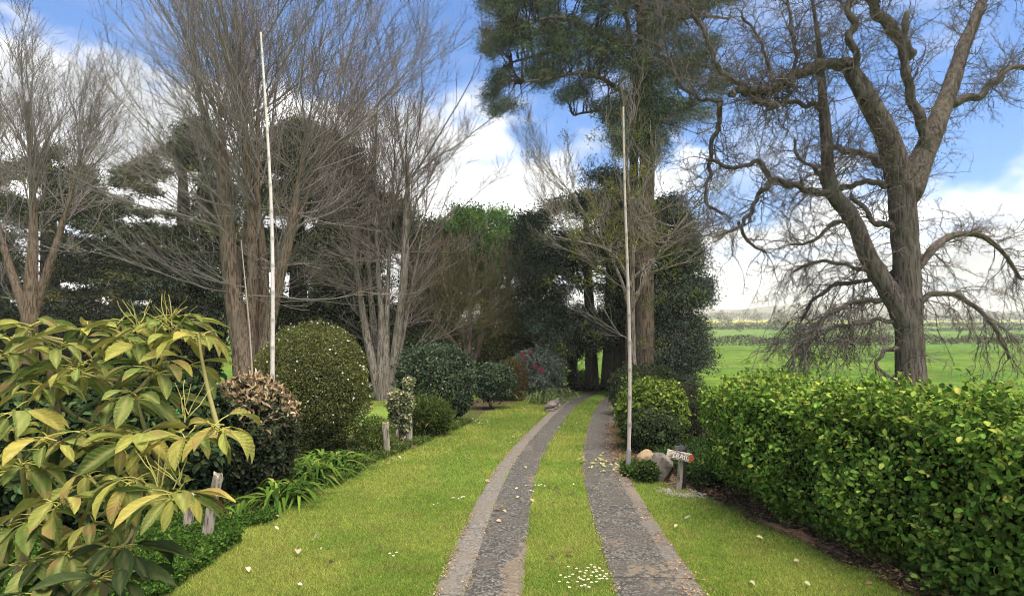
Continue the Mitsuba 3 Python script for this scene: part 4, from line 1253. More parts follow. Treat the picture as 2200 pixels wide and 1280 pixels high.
HG = [(.105, .088, .065), (.045, .058, .03), (.075, .08, .05)]
far_hedge('brownish overgrown hedgerow along the far side of the bright green paddock', [(-40, 150), (30, 152), (75, 150), (120, 146), (190, 140)], 2.0, 2.5, 22000, .45, HG, [4, 2, 3], 1)
far_hedge('dark thin hedgerow crossing the middle distance behind the paddock', [(-60, 300), (60, 306), (170, 312), (330, 300)], 1.9, 2.5, 16000, .7, [(.045, .06, .03), (.06, .075, .04)], [1, 1], 2)
far_hedge('farther dark hedgerow below the yellow field', [(-80, 440), (120, 445), (260, 420), (480, 430)], 2.4, 3, 16000, .9, [(.045, .06, .035), (.07, .08, .05)], [1, 1], 3)
far_hedge('hazy line of shelter trees under the hills', [(-200, 820), (250, 860), (520, 840), (900, 780)], 9, 8, 12000, 2.6, [(.05, .065, .04), (.08, .08, .055)], [1, 1], 4)
r_ = np.random.default_rng(55)
FT = [(112, 290, 2.6), (134, 300, 3.2), (158, 306, 2.3), (185, 312, 3.4), (128, 430, 4.2), (160, 436, 3.6), (232, 430, 5), (205, 445, 4), (250, 600, 6), (290, 640, 7), (330, 640, 6), (220, 620, 6.5), (270, 900, 8), (360, 900, 9), (96, 152, 1.9), (84, 151, 1.5)]
for i, (x, y, s) in enumerate(FT):
    key = num('field_tree')
    band = ['small tree standing in the nearer brown hedgerow of the paddock', 'small distant tree along the dark thin hedgerow in the middle distance', 'small distant tree along the farther hedgerow below the yellow field', 'tiny hazy tree far out on the plain below the hills'][int(np.searchsorted([200, 360, 500], y))]
    info(key, band, 'tree', 'field trees, ' + band.split(' ', 1)[1])
    clump_at(key, (x, y, float(hgt(x, y))), (s, s, s * .95), 420, s * .22, [(.05, .065, .035), (.08, .085, .05), (.11, .095, .07)], [3, 2, 1.5], r_)

# ------------------------------------------------------------------ poles
def bamboo(name, label, pts, r0, r1, nodes, part, col, seed):
    key = num(name)
    info(key, label, 'pole')
    r_ = np.random.default_rng(seed)
    n = nodes * 8
    q, _ = spline(np.array(pts), np.ones(len(pts)), n)
    k = np.linspace(0, 1, n)
    r = r0 + (r1 - r0) * k
    ph = (np.arange(n) % 8)
    r = r * np.where(ph == 0, 1.24, np.where((ph == 1) | (ph == 7), 1.06, 1.0))
    V, Fc = tubes(q[None], r[None], 10)
    c = np.asarray(col) * (.82 + .36 * meshkit.fbm(V * np.array([20, 20, 2.2]), 3, seed))[:, None]
    c = np.where(np.repeat(ph == 0, 10)[:, None], c * .55, c)
    V, Fc = capped(V, Fc, 10)
    put(f'{key}__{part}', V, Fc, 'painted', smooth=40, color=None) if False else None
    c = np.vstack([c, c[:1], c[-1:]])
    put(f'{key}__{part}', V, Fc, 'painted', smooth=True, color=c)
    return key


d1 = 7.9
bamboo('bamboo_pole', 'tall white jointed bamboo pole standing between the scorched shrub and the flowering dome', [P(584, 925, d1), P(586, 700, d1), P(584, 480, d1 + .05), P(573, 260, d1 + .1), P(560, 70, d1 + .15)], .029, .012, 15, 'culm', (.62, .60, .56), 1)
d2 = 8.4
PB = P(1351, 968, d2)
RP = bamboo('bamboo_pole', 'tall grey brown bamboo pole set in a grey metal pipe beside the concrete track', [PB - [0, 0, .02], P(1353, 820, d2), P(1349, 600, d2), P(1342, 400, d2 + .05), P(1339, 230, d2 + .1)], .027, .012, 13, 'culm', (.45, .405, .36), 2)
pb0 = P(1348, 1017, d2)
V, Fc = tubes(np.array([[pb0 - [0, 0, .08], PB + [0, 0, .01]]]), np.array([[.038, .035]]), 12)
V, Fc = capped(V, Fc, 12)
put(f'{RP}__metal_pipe', V, Fc, {'type': 'principled', 'base_color': rgb(.42, .43, .44), 'metallic': .6, 'roughness': .5}, smooth=40, label='grey metal pipe sleeve at the foot')
V, Fc = tubes(np.array([[pb0 + [0, 0, .02], pb0 + [0, 0, .034]]]), np.array([[.043, .043]]), 12)
V, Fc = capped(V, Fc, 12)
put(f'{RP}__collar', V, Fc, {'type': 'principled', 'base_color': rgb(.30, .31, .32), 'metallic': .6, 'roughness': .5}, smooth=40)
V, Fc, _, _ = limb([P(544, 850, 7.3), P(537, 720, 7.3), P(528, 620, 7.3), P(518, 515, 7.35)], [.011, .009, .007, .004], n=24, sides=6, rough=.12, seed=4)
put('stick', V, Fc, 'twig', smooth=True, color=(.40, .36, .30), label='thin pale stick rising out of the scorched shrub beside the white pole', cat='stick')
V, Fc = tubes(np.array([[P(1602, 835, 9.5), P(1640, 720, 11), P(1694, 600, 13), P(1770, 420, 13.2)]]), np.full((1, 4), .006), 5)
put('guy_wire', V, Fc, 'twig', color=(.05, .05, .05), label='thin dark guy wire slanting up from behind the hedge against the paddock', cat='wire')


# ------------------------------------------------------------------ sign
def prism(poly, depth, bevel=0.0):
    m = trimesh.creation.extrude_polygon(poly, depth, engine='earcut')
    return np.array(m.vertices), np.array(m.faces)


def stroke(pts, w):
    return LineString(pts).buffer(w / 2, cap_style=2, join_style=1, resolution=3)


def trail_letters():
    S = []
    t = .15
    def add(x, ls):
        for l in ls:
            S.append(stroke([(x + a * 1.0, b) for a, b in l], t))
    add(0, [[(-.05, .98), (.72, 1.0)], [(.33, 1.0), (.30, 0)], [(.12, .0), (.5, .02)], [(-.03, 1.05), (-.03, .78)], [(.70, 1.05), (.71, .80)]])
    add(.95, [[(0, 0), (.04, 1.0)], [(.0, .97), (.38, .98), (.5, .8), (.4, .55), (.05, .48)], [(.22, .5), (.55, -.02)]])
    add(1.72, [[(0, -.02), (.32, 1.02)], [(.32, 1.02), (.62, -.02)], [(.12, .36), (.5, .34)]])
    add(2.6, [[(.1, 0), (.12, 1.0)], [(-.06, .98), (.3, 1.0)], [(-.08, .02), (.28, .0)]])
    add(3.12, [[(.03, 1.0), (.0, .0)], [(-.02, .03), (.46, .0)], [(.45, .0), (.46, .2)]])
    return unary_union(S)


def build_sign():
    key = 'trail_sign'
    info(key, 'pale wooden arrow board reading TRAIL with an orange red tip on a short wooden post', 'sign')
    r_ = np.random.default_rng(9)
    d = 7.35
    base = P(1457, 1051, d)
    base[2] = hgt(base[0], base[1]) - .04
    top = P(1465, 972, d)
    def boxpost(a, b, w, t, key, mat, seed):
        n = 9
        k = np.linspace(0, 1, n)[:, None]
        q = a + (b - a) * k
        ring = np.array([[-w, -t], [-w * .8, -t * 1.02], [w * .8, -t * 1.02], [w, -t], [w, t], [-w, t]])
        V = np.concatenate([q[:, None, :2] + ring[None] * (1 + .06 * r_.normal(size=(n, 6, 1)) * .6), np.repeat(q[:, None, 2:], 6, 1)], -1)
        V = V.reshape(-1, 3)
        i, j = np.meshgrid(np.arange(n - 1), np.arange(6), indexing='ij')
        f = np.stack([i * 6 + j, i * 6 + (j + 1) % 6, (i + 1) * 6 + (j + 1) % 6, (i + 1) * 6 + j], -1).reshape(-1, 4)
        V, Fc = capped(V, np.vstack([f[:, :3], f[:, [0, 2, 3]]]), 6)
        put(key, V, Fc, mat, smooth=35)
    boxpost(base, top - [0, 0, .0], .030, .018, f'{key}__post', 'weathered_wood', 1)
    # board: local x along the arrow, z up, facing the camera and tilted down to the tip
    H, Lb = .100, .35
    board = Polygon([(0, -.003), (0, H), (Lb * .86, H + .002), (Lb, H * .5), (Lb * .87, 0), (Lb * .45, .002)])
    tip = Polygon([(Lb * .80, .0), (Lb * .79, H), (Lb * .86, H + .002), (Lb, H * .5), (Lb * .87, 0)]).buffer(-.002)
    o = P(1434, 964.5, d - .035)
    e = nrm(P(1492, 976, d - .03) - o)
    nn = nrm(np.cross(e, [0, 0, 1.0]))       # towards the camera side: -y
    up = np.cross(nn, e) * -1
    up = up if up[2] > 0 else -up
    nn = nn if nn[1] < 0 else -nn
    def place(V, z0=0):
        return o + np.outer(V[:, 0], e) + np.outer(V[:, 1] - H, up) + np.outer(V[:, 2] + z0, nn)
    V, Fc = prism(board, .022)
    sub = trimesh.Trimesh(V, Fc).subdivide().subdivide().subdivide()
    V, Fc = np.array(sub.vertices), np.array(sub.faces)
    g = meshkit.fbm(np.stack([V[:, 0] * 18, V[:, 1] * 130, V[:, 2] * 60], -1), 3, 2)
    wh = sstep(.40, .58, meshkit.fbm(np.stack([V[:, 0] * 22, V[:, 1] * 50, V[:, 0] * 0], -1), 3, 5) - .16 + .30 * (V[:, 0] < .05) + .20 * (V[:, 1] > H * .82))[:, None]
    c = (np.array([.24, .19, .145]) * (1 - wh) + np.array([.66, .62, .55]) * wh) * (.7 + .6 * g[:, None])
    put(f'{key}__board', place(V), Fc, 'painted', color=c)
    V, Fc = prism(tip, .003)
    sub = trimesh.Trimesh(V, Fc).subdivide().subdivide()
    V, Fc = np.array(sub.vertices), np.array(sub.faces)
    c = np.array([.62, .13, .06]) * (.75 + .5 * meshkit.fbm(V * 60, 2, 1))[:, None]
    put(f'{key}__arrow_tip', place(V, .0225), Fc, 'painted', color=c, label='orange red painted arrow tip')
    letters = trail_letters()
    vs = []
    for g in getattr(letters, 'geoms', [letters]):
        V, Fc = prism(g, .06)
        vs.append((V, Fc))
    V, Fc = cat_meshes(vs)
    s = .058
    V = np.stack([V[:, 0] * s + .062, V[:, 1] * s + .022, V[:, 2] * .05], -1)
    put(f'{key}__lettering', place(V, .0225), Fc, 'painted', color=(.88, .87, .84), label='white hand painted word TRAIL')
    for i, x in enumerate((.165, .19)):
        V, Fc = trimesh.creation.icosphere(1, .004).vertices, trimesh.creation.icosphere(1, .004).faces
        put(f'{key}__nail' + (f'_{i:03d}' if i else ''), place(np.array(V) + [x, .012 + .07 * i, 0], .022), Fc, 'painted', color=(.12, .11, .10))
    # the second signpost right behind it
    key = 'dark_signpost'
    info(key, 'dark weathered post with a small grey arrow board, right behind the pale arrow sign', 'sign')
    b = P(1468, 1046, d + .14)
    b[2] = hgt(b[0], b[1]) - .04
    scene_mat = 'dark_wood'
    scene[scene_mat] = {'type': 'twosided', 'bsdf': {'type': 'diffuse', 'reflectance': rgb(.055, .05, .046)}}
    boxpost(b, P(1470, 958, d + .14), .027, .02, f'{key}__post', scene_mat, 2)
    ar = Polygon([(0, .02), (.0, .085), (.07, .075), (.075, .105), (.16, .05), (.08, .0), (.07, .03)])
    V, Fc = prism(ar, .016)
    o2 = P(1449, 961, d + .10)
    e2 = nrm(np.array([1.0, .25, .04]))
    V = o2 + np.outer(V[:, 0], e2) + np.outer(V[:, 1] - .06, [0, 0, 1.0]) + np.outer(V[:, 2], [.24, -.97, 0])
    put(f'{key}__arrow_board', V, Fc, 'painted', color=(.13, .135, .15))


build_sign()


# ------------------------------------------------------------------ boulder, gravel, log, stones, posts
def lump(c, rad, amp, freq, seed, sub=4, cut=None):
    ic = trimesh.creation.icosphere(sub, 1.0)
    d = np.array(ic.vertices)
    k = 1 + amp * 2 * (meshkit.fbm(d * freq + seed, 4, seed) - .5)
    V = d * k[:, None] * np.asarray(rad)
    if cut is not None:
        for nv, dist in cut:
            nv = nrm(np.array(nv, float))
            over = np.maximum(V @ nv - dist, 0)
            V = V - np.outer(over * .93, nv)
    return np.asarray(c) + V, np.array(ic.faces)


info('boulder', 'tan and grey boulder with broken face beside the arrow sign', 'boulder')
c = P(1408, 1004, 8.0)
V, Fc = lump(c + [-.075, .13, .03], (.15, .2, .165), .26, 1.9, 3, cut=[((-.5, -.6, .75), .125), ((.2, -.9, .3), .13), ((-.9, -.3, .1), .15)])
put('boulder__body', V, Fc, 'tan_rock', smooth=40)
V, Fc = lump(c + [.075, .0, -.01], (.175, .17, .225), .2, 2.1, 8, cut=[((-.1, -1, .12), .11), ((.75, -.6, -.5), .13), ((.6, -.3, .8), .16), ((-.7, -.5, .6), .14)])
put('boulder__broken_face', V, Fc, 'rock', smooth=30, label='grey broken front of the boulder')

r_ = np.random.default_rng(77)
n = 1500
gc = P(1462, 1052, 7.3)
x = gc[0] + r_.normal(size=n) * .11
y = gc[1] - .02 + r_.normal(size=n) * .11 - .35 * (x - gc[0])
pieces = []
ico = trimesh.creation.icosphere(0, 1.0)
for i in range(n):
    s = .006 + .006 * r_.random()
    R = trimesh.transformations.random_rotation_matrix(r_.random(3))[:3, :3]
    pieces.append(((np.array(ico.vertices) * [1, .8, .6] * s) @ R.T + [x[i], y[i], hgt(x[i], y[i]) + s * .6 + .004 * r_.random()], ico.faces))
V, Fc = cat_meshes(pieces)
put('gravel', V, Fc, 'painted', color=np.repeat(pick(r_, [(.40, .385, .36), (.25, .235, .215), (.52, .51, .485)], [3, 3, 1], n, .1), 12, 0), kind='stuff', label='patch of pale gravel at the foot of the arrow sign')

lp = [(1608, 1122), (1680, 1150), (1750, 1180), (1800, 1210)]
q = np.array([G(*a) for a in lp]) + [.09, .02, .02]
V, Fc, _, _ = limb(q, [.045, .055, .05, .03], n=60, sides=16, rough=0, seed=5, cap=True)
k_ = meshkit.fbm(V * np.array([9, 9, 14.0]), 4, 4)
V = V + (k_ - .5)[:, None] * np.array([.06, .02, .07]) - [0, 0, .02]
put('rotten_log', V, Fc, 'twig', smooth=True, color=np.array([.17, .105, .065]) * (.45 + 1.1 * meshkit.fbm(V * np.array([40, 40, 60.0]), 3, 6))[:, None], label='rotting brown log lying along the foot of the hedge', cat='log')


def litter(key, label, xs, ys, size, cols, wts, r_, lift=.012):
    n = len(xs)
    p = np.stack([xs, ys, hgt(xs, ys) + lift * (.3 + r_.random(n))], -1)
    a = r_.random(n) * 6.28
    D = np.stack([np.cos(a), np.sin(a), r_.normal(size=n) * .25], -1)
    V, Fc, k = leafmesh(p, D, nrm(np.tile([0, 0, 1.0], (n, 1)) + r_.normal(size=(n, 3)) * .4), size * (.5 + r_.random(n)), size * .38)
    put(key, V, Fc, 'leaf', color=np.repeat(pick(r_, cols, wts, n), k, 0), kind='stuff', label=label)


r_ = np.random.default_rng(78)
BRN = [(.16, .10, .06), (.24, .165, .10), (.09, .06, .04), (.34, .26, .16)]
n = 16000
s = r_.random(n) * hedge_len
p, inw = hedge_front(s)
o = .0 + .46 * r_.random(n) ** .9 + (meshkit.fbm(np.stack([s * 3, s * 0, s * 0], -1), 2, 4) - .5) * .2
xy = p + inw * o[:, None]
litter('leaf_litter', 'brown dead leaf litter under the front of the hedge', xy[:, 0], xy[:, 1], .045, BRN, [4, 3, 4, 1], r_, np.where(r_.random(len(s)) < .2, .09, .03))
n = 3000
y = 3.2 + 18 * r_.random(n) ** 1.3
x = midx(y) + RSTRIP[1] - .03 + .06 * r_.normal(size=n) - .16 * (r_.random(n) ** 3)
sel = meshkit.fbm(np.stack([x * 2, y * 2.2, x * 0], -1), 3, 9) > .44
litter('dry_litter', 'tan dry leaf crumbs along the outer edge of the leaf strewn concrete track', x[sel], y[sel], .028, [(.34, .25, .15), (.24, .165, .10), (.45, .36, .24)], [4, 3, 1.3], r_, .026)
n = 4000
y = 3.2 + 12 * r_.random(n) ** 1.3
x = midx(y) + np.where(r_.random(n) < .55, LEDGE[0] + .02, np.where(r_.random(n) < .5, RSTRIP[0] - .0, LSTRIP[0] - .01)) + .022 * r_.normal(size=n)
sel = meshkit.fbm(np.stack([x * 2, y * 1.7, x * 0 + 4], -1), 3, 19) > .46
litter('dry_litter_001', 'tan dry grass crumbs along the edges of the edged concrete track', x[sel], y[sel], .024, [(.34, .27, .16), (.26, .20, .12), (.42, .36, .24)], [4, 3, 1.3], r_, .024)
n = 5000
y = 9.2 + 5.5 * r_.random(n)
x = midx(y) + RSTRIP[1] + .12 + .17 * r_.normal(size=n)
litter('dry_litter_002', 'rusty brown needle litter beside the leaf strewn track past the metal footed pole', x, y, .05, BRN, [4, 4, 2, 1], r_, .02)

info('stone_edging', 'low edging of grey stones at the bend of the drive below the strappy plants', 'stone edging')
r_ = np.random.default_rng(79)
k = 0
for i in range(15):
    t = i / 14
    px, py = 1180 + 36 * t, 884 - 34 * t
    for row in range(2):
        q = G(px, py) + [r_.normal() * .03, .05 * row, .03 + .11 * row]
        V, Fc = lump(q, (.15 + .05 * r_.random(), .14, .07 + .03 * r_.random()), .2, 1.4, 10 + k, sub=1)
        put('stone_edging__stone' + (f'_{k:03d}' if k else ''), V, Fc, 'rock', smooth=50)
        k += 1


def fence_post(label, base, top, r, seed, sides=9):
    key = num('fence_post')
    base, top = np.asarray(base), np.asarray(top)
    q, rr = spline([base - [0, 0, .1], (base + top) / 2, top], [r, r * .97, r * .9], 12)
    V, Fc = tubes(q[None], rr[None], sides)
    rg = np.random.default_rng(seed)
    prof = 1 + .16 * rg.normal(size=sides)
    c = np.repeat(q, sides, 0)
    V = c + (V - c) * np.tile(prof, len(q))[:, None]
    V[-sides:, 2] += rg.normal(size=sides) * r * .35
    V, Fc = capped(V, Fc, sides)
    put(key, V, Fc, 'weathered_wood', smooth=30, label=label, cat='fence post')
    return key


d = ground_d(830, 980)
fence_post('short square pale fence post standing alone left of the ivy covered posts', P(832, 982, d), P(828, 908, d), .058, 1, 6)
d = ground_d(879, 962) 
fence_post('weathered fence post under pale ivy, nearer the camellia', P(879, 962, d), P(876, 850, d), .062, 2)
fence_post('weathered fence post under pale ivy, nearer the flowering dome', P(852, 950, d + .5), P(848, 845, d + .5), .055, 3)
d = 5.35
fence_post('leaning split grey fence post beside the scorched shrub behind the large leafed shrub', P(441, 1160, d), P(470, 1020, d), .044, 4)
fence_post('grey fence post mostly hidden behind the large leafed shrub', P(402, 1150, d + .25), P(409, 1060, d + .25), .045, 5)

# variegated ivy over the pair of posts
info('ivy', 'pale variegated ivy smothering two old fence posts beside the lawn', 'ivy')
r_ = np.random.default_rng(80)
d = ground_d(879, 962) - .03
ctr = [(878, 822, 14), (872, 850, 18), (862, 860, 20), (850, 850, 16), (845, 870, 14), (868, 885, 18), (872, 915, 12), (860, 905, 15), (848, 895, 12), (868, 940, 8), (880, 870, 12)]
ps = []
for px, py, pr in ctr:
    m = int(26 * pr)
    q = P(px, py, d) + rand_dir(r_, m) * (pr / F * d * np.array([1, 1.2, 1.1])) * (r_.random((m, 1)) ** .4)
    ps.append(q)
p = np.vstack(ps)
n = len(p)
V, Fc, k = leafmesh(p, nrm(rand_dir(r_, n) + [0, -.3, -.4]), nrm(rand_dir(r_, n) * .8 + [0, -1, .5]), .05 * (.6 + .7 * r_.random(n)), .036, ROWS_OVAL)
put('ivy__leaves', V, Fc, 'leaf', color=np.repeat(pick(r_, [(.36, .36, .22), (.20, .23, .11), (.09, .13, .05), (.46, .44, .30)], [3, 3, 3, 1.2], n), k, 0), kind='stuff')
V, Fc = tubes(np.stack([np.stack([P(862 + 9 * r_.normal(), 955, d), P(862 + 8 * r_.normal(), 900, d - .05), P(862 + 9 * r_.normal(), 840, d)]) for _ in range(7)]), np.full((7, 3), .007), 5)
put('ivy__stems', V, Fc, 'twig', color=(.20, .16, .12), kind='stuff')

# small green ribbon
q = P(375, 886, 4.6)
r_ = np.random.default_rng(81)
V, Fc, k = leafmesh(np.tile(q, (5, 1)), nrm(r_.normal(size=(5, 3)) * [1, .3, .8]), np.tile([0, -1, .2], (5, 1)), .035, .012, ROWS_STRAP, droop=.4)
put('green_ribbon', V, Fc, 'painted', color=(.02, .35, .16), label='small bright green ribbon tied behind the large leafed shrub', cat='ribbon')


# ------------------------------------------------------------------ strap leaved clumps
def strap_clump(label, c, n, L, W, cols, wts, seed, individual=True, spread=.10, group=None):
    r_ = np.random.default_rng(seed)
    key = num('strappy_plant')
    info(key, label, 'plant', group)
    c = np.asarray(c, float)
    K = 7
    for_all = []
    col = pick(r_, cols, wts, n, .18)
    for i in range(n):
        a = r_.random() * 6.28
        el = .75 + .7 * r_.random()
        l = L * (.65 + .6 * r_.random())
        dirh = np.array([math.cos(a), math.sin(a)])
        t = np.linspace(0, 1, K)
        b0 = r_.normal(size=2) * spread * .5
        dr_ = 1.15 + .5 * r_.random()
        x = l * (t * math.cos(el) + .22 * t ** 2)
        z = l * (t * math.sin(el) - dr_ * .62 * t ** 2.3)
        q = np.stack([c[0] + b0[0] + dirh[0] * x, c[1] + b0[1] + dirh[1] * x, c[2] + z], -1)
        q[:, 2] = np.maximum(q[:, 2], hgt(q[:, 0], q[:, 1]) + .012)
        w = W * np.array([.7, .95, 1, 1, .85, .55, .08]) * (.8 + .4 * r_.random()) / 2
        side = np.array([-dirh[1], dirh[0], 0])
        up = np.array([0, 0, .35])
        V = np.stack([q - side * w[:, None] + up * w[:, None], q, q + side * w[:, None] + up * w[:, None]], 1).reshape(-1, 3)
        f = []
        for k in range(K - 1):
            u, v = 3 * k, 3 * k + 3
            f += [[u, u + 1, v + 1], [u, v + 1, v], [u + 1, u + 2, v + 2], [u + 1, v + 2, v + 1]]
        if individual:
            put(f'{key}__leaf' + (f'_{i:03d}' if i else ''), V, f, 'glossy_leaf', smooth=True, color=col[i])
        for_all.append((V, f))
    if not individual:
        V, Fc = cat_meshes(for_all)
        put(f'{key}__leaves', V, Fc, 'glossy_leaf', smooth=True, color=np.repeat(col, 3 * K, 0), kind='stuff')


AG = [(.065, .13, .022), (.10, .175, .03), (.035, .075, .016), (.17, .21, .05)]
AGW = [4, 3, 3, .7]
clumps = [(592, 1088, 'first strappy clump of the border, right under the scorched shrub'), (640, 1072, 'second strappy clump of the border, right beside the lawn edge'), (612, 1040, 'strappy clump tucked against the lower right of the scorched shrub'),
          (672, 1040, 'strappy clump at the middle of the border, in front of the flowering dome'), (702, 1022, 'strappy clump under the middle of the flowering dome'), (735, 1010, 'last full strappy clump, at the far end of the border under the dome'),
          (690, 1003, 'small strappy clump squeezed in at the stems of the flowering dome')]
for i, (px, py, lab) in enumerate(clumps):
    q = G(px, py)
    q[2] = hgt(q[0], q[1])
    strap_clump(lab, q, 40, .72, .040, AG, AGW, 500 + i)
q = G(505, 1120)
strap_clump('sparse pale strappy plant beside the leaning fence post', q, 14, .42, .03, AG, AGW, 510)
for i, (px, py) in enumerate([(1158, 864), (1182, 868), (1204, 858)]):
    q = G(px, py)
    q[2] = hgt(q[0], q[1]) + .1
    strap_clump(['grey green strappy clump at the foot of the rhododendron', 'grey green strappy clump above the stone edging', 'farthest grey green strappy clump, at the end of the stone edging'][i], q, 60, .85, .05, [(.10, .15, .05), (.15, .19, .08), (.05, .08, .025)], [3, 2, 2], 520 + i, individual=False, spread=.5)
q = np.array([3.02, 3.45, float(hgt(3.02, 3.45))])
strap_clump('narrow strappy tuft at the foot of the hedge', q, 16, .40, .022, AG, AGW, 530)


# ------------------------------------------------------------------ weeds and ground cover
def ground_cover(key, label, x, y, hfun, leaf, cols, wts, r_, W=.6, rows=None, up=.5):
    n = len(x)
    p = np.stack([x, y, hgt(x, y) + hfun * r_.random(n) ** .8], -1)
    D = nrm(rand_dir(r_, n) + [0, 0, up])
    Nn = nrm(rand_dir(r_, n) * .8 + [0, -.2, .9])
    L = leaf * (.6 + .8 * r_.random(n))
    V, Fc, k = leafmesh(p, D, Nn, L, L * W, rows, fold=.2, droop=.15)
    put(key, V, Fc, 'leaf', color=np.repeat(pick(r_, cols, wts, n), k, 0), kind='stuff', label=label)


r_ = np.random.default_rng(90)
n = 60000
y = 2.6 + 3.6 * r_.random(n)
x = npl(y, LBED) + .1 - 1.9 * r_.random(n) ** 1.2
wob = (meshkit.fbm(np.stack([x * 3, y * 3, x * 0], -1), 3, 3) - .5)
ok = x < npl(y, LBED) + .02 + wob * .5
hf = (.04 + .16 * meshkit.fbm(np.stack([x * 2.2, y * 2.2, x * 0 + 4], -1), 3, 6))[ok]
ground_cover('ground_cover', 'fresh green low weeds under the large leafed shrub', x[ok], y[ok], hf, .030, [(.06, .125, .022), (.09, .17, .03), (.035, .075, .018)], [4, 3, 3], r_, W=.65)
n = 40000
y = 6.0 + 9 * r_.random(n)
x = npl(y, LBED) + .05 - 1.5 * r_.random(n) ** 1.3
wob = (meshkit.fbm(np.stack([x * 3, y * 3, x * 0], -1), 3, 3) - .5)
ok = x < npl(y, LBED) + .02 + wob * .5
hf = ((.04 + .22 * np.clip(meshkit.fbm(np.stack([x * 1.6, y * 1.6, x * 0 + 4], -1), 3, 6) - .25, 0, 1)) * np.where(y < 7.9, .5, 1))[ok]
ground_cover('ground_cover_001', 'rough green weeds and seedlings along the old fence line', x[ok], y[ok], hf, .045, [(.075, .13, .028), (.11, .165, .04), (.045, .085, .02), (.20, .18, .09)], [4, 3, 3, .8], r_, W=.4)
n = 14000
s_ = r_.random(n)
px, py = 745 + 95 * r_.random(n), 900 + 85 * r_.random(n)
cc = G(790, 985) + np.array([0, .5, 0])
p = cc + rand_dir(r_, n) * np.array([.42, .45, .62]) * (r_.random((n, 1)) ** .4)
ok = p[:, 2] > hgt(p[:, 0], p[:, 1])
p = p[ok]
n = len(p)
V, Fc, k = leafmesh(p, nrm(rand_dir(r_, n) + [0, 0, .5]), rand_dir(r_, n), .05 * (.6 + .8 * r_.random(n)), .016)
info('weedy_bush', 'rough pale stemmed weedy bush between the flowering dome and the lone fence post', 'bush')
put('weedy_bush__foliage', V, Fc, 'leaf', color=np.repeat(pick(r_, [(.085, .14, .03), (.12, .17, .04), (.05, .09, .022), (.26, .23, .13)], [4, 3, 3, 1], n), k, 0), kind='stuff')
m = 60
B = grow(r_, cc + np.stack([r_.normal(size=m) * .2, r_.normal(size=m) * .2, np.full(m, -.35)], -1), nrm(rand_dir(r_, m) * .8 + [0, 0, 1]), .8, .006, 5, .15, UP, .0, .4)
put_shoots('weedy_bush__stems', [B], (.34, .29, .20), r_)
n = 22000
x = 2.3 + 1.2 * r_.random(n)
y = 7.3 + 3.6 * r_.random(n)
ok = (x > npl(y, RBED) + .06)
ground_cover('ground_cover_002', 'dark green creeping leaves around the boulder and the metal footed pole', x[ok], y[ok], .20, .045, [(.035, .065, .02), (.055, .10, .026), (.022, .04, .016)], [3, 3, 3], r_, W=.6)
n = 2600
q = P(1388, 1012, 7.9)
p = q + rand_dir(r_, n) * np.array([.16, .12, .13]) * r_.random((n, 1)) ** .4
p = p[p[:, 2] > hgt(p[:, 0], p[:, 1])]
n = len(p)
V, Fc, k = leafmesh(p, nrm(rand_dir(r_, n) + [0, -.4, .2]), nrm(rand_dir(r_, n) + [0, -.7, .7]), .045 * (.6 + .8 * r_.random(n)), .026, ROWS_OVAL)
put('ground_cover_004', V, Fc, 'leaf', color=np.repeat(pick(r_, [(.05, .095, .026), (.08, .13, .035), (.03, .055, .02)], [3, 3, 2], n), k, 0), kind='stuff', label='leafy plant growing against the tan side of the boulder')
n = 4200
a, rr = r_.random(n) * 6.28, np.sqrt(r_.random(n))
q = G(1372, 1022)
x, y = q[0] + .34 * rr * np.cos(a) + .05, q[1] + .40 * rr * np.sin(a) + .1
ok = x > npl(y, RBED) - .10
ground_cover('ground_cover_003', 'leafy creeping weeds around the foot of the metal footed pole', x[ok], y[ok], .13, .05, [(.05, .095, .022), (.075, .13, .03), (.03, .055, .018)], [3, 3, 2], r_, W=.55)


# ------------------------------------------------------------------ daisies and fallen leaves
def daisy(label, group, x, y, seed, size=.011, near=False):
    r_ = np.random.default_rng(seed)
    key = num('daisy')
    z = float(hgt(x, y)) + .036 + .014 * r_.random()
    c = np.array([x, y, z])
    tilt = np.array([r_.normal() * .25, r_.normal() * .25 - .15, 1.0])
    if near:
        info(key, label, 'flower', group)
        k = 11
        a = np.arange(k) * 6.283 / k + r_.random()
        D = np.stack([np.cos(a), np.sin(a), a * 0 + .25], -1)
        V, Fc, _ = leafmesh(np.tile(c, (k, 1)), D, np.tile(nrm(tilt), (k, 1)), size * (.9 + .2 * r_.random(k)), size * .5)
        put(f'{key}__petals', V, Fc, 'leaf', color=(.82, .82, .80))
        ic = trimesh.creation.icosphere(0, size * .36)
        put(f'{key}__centre', np.array(ic.vertices) * [1, 1, .6] + c + [0, 0, size * .25], ic.faces, 'painted', color=(.65, .45, .04))
    else:
        k = 6
        a = np.arange(k) * 6.283 / k + r_.random()
        D = np.stack([np.cos(a), np.sin(a), a * 0 + .25], -1)
        V, Fc, _ = leafmesh(np.tile(c, (k, 1)), D, np.tile(nrm(tilt), (k, 1)), np.full(k, size), size * .9)
        put(key, V, Fc, 'leaf', color=(.82, .82, .80), label=label, cat='flower', group=group)


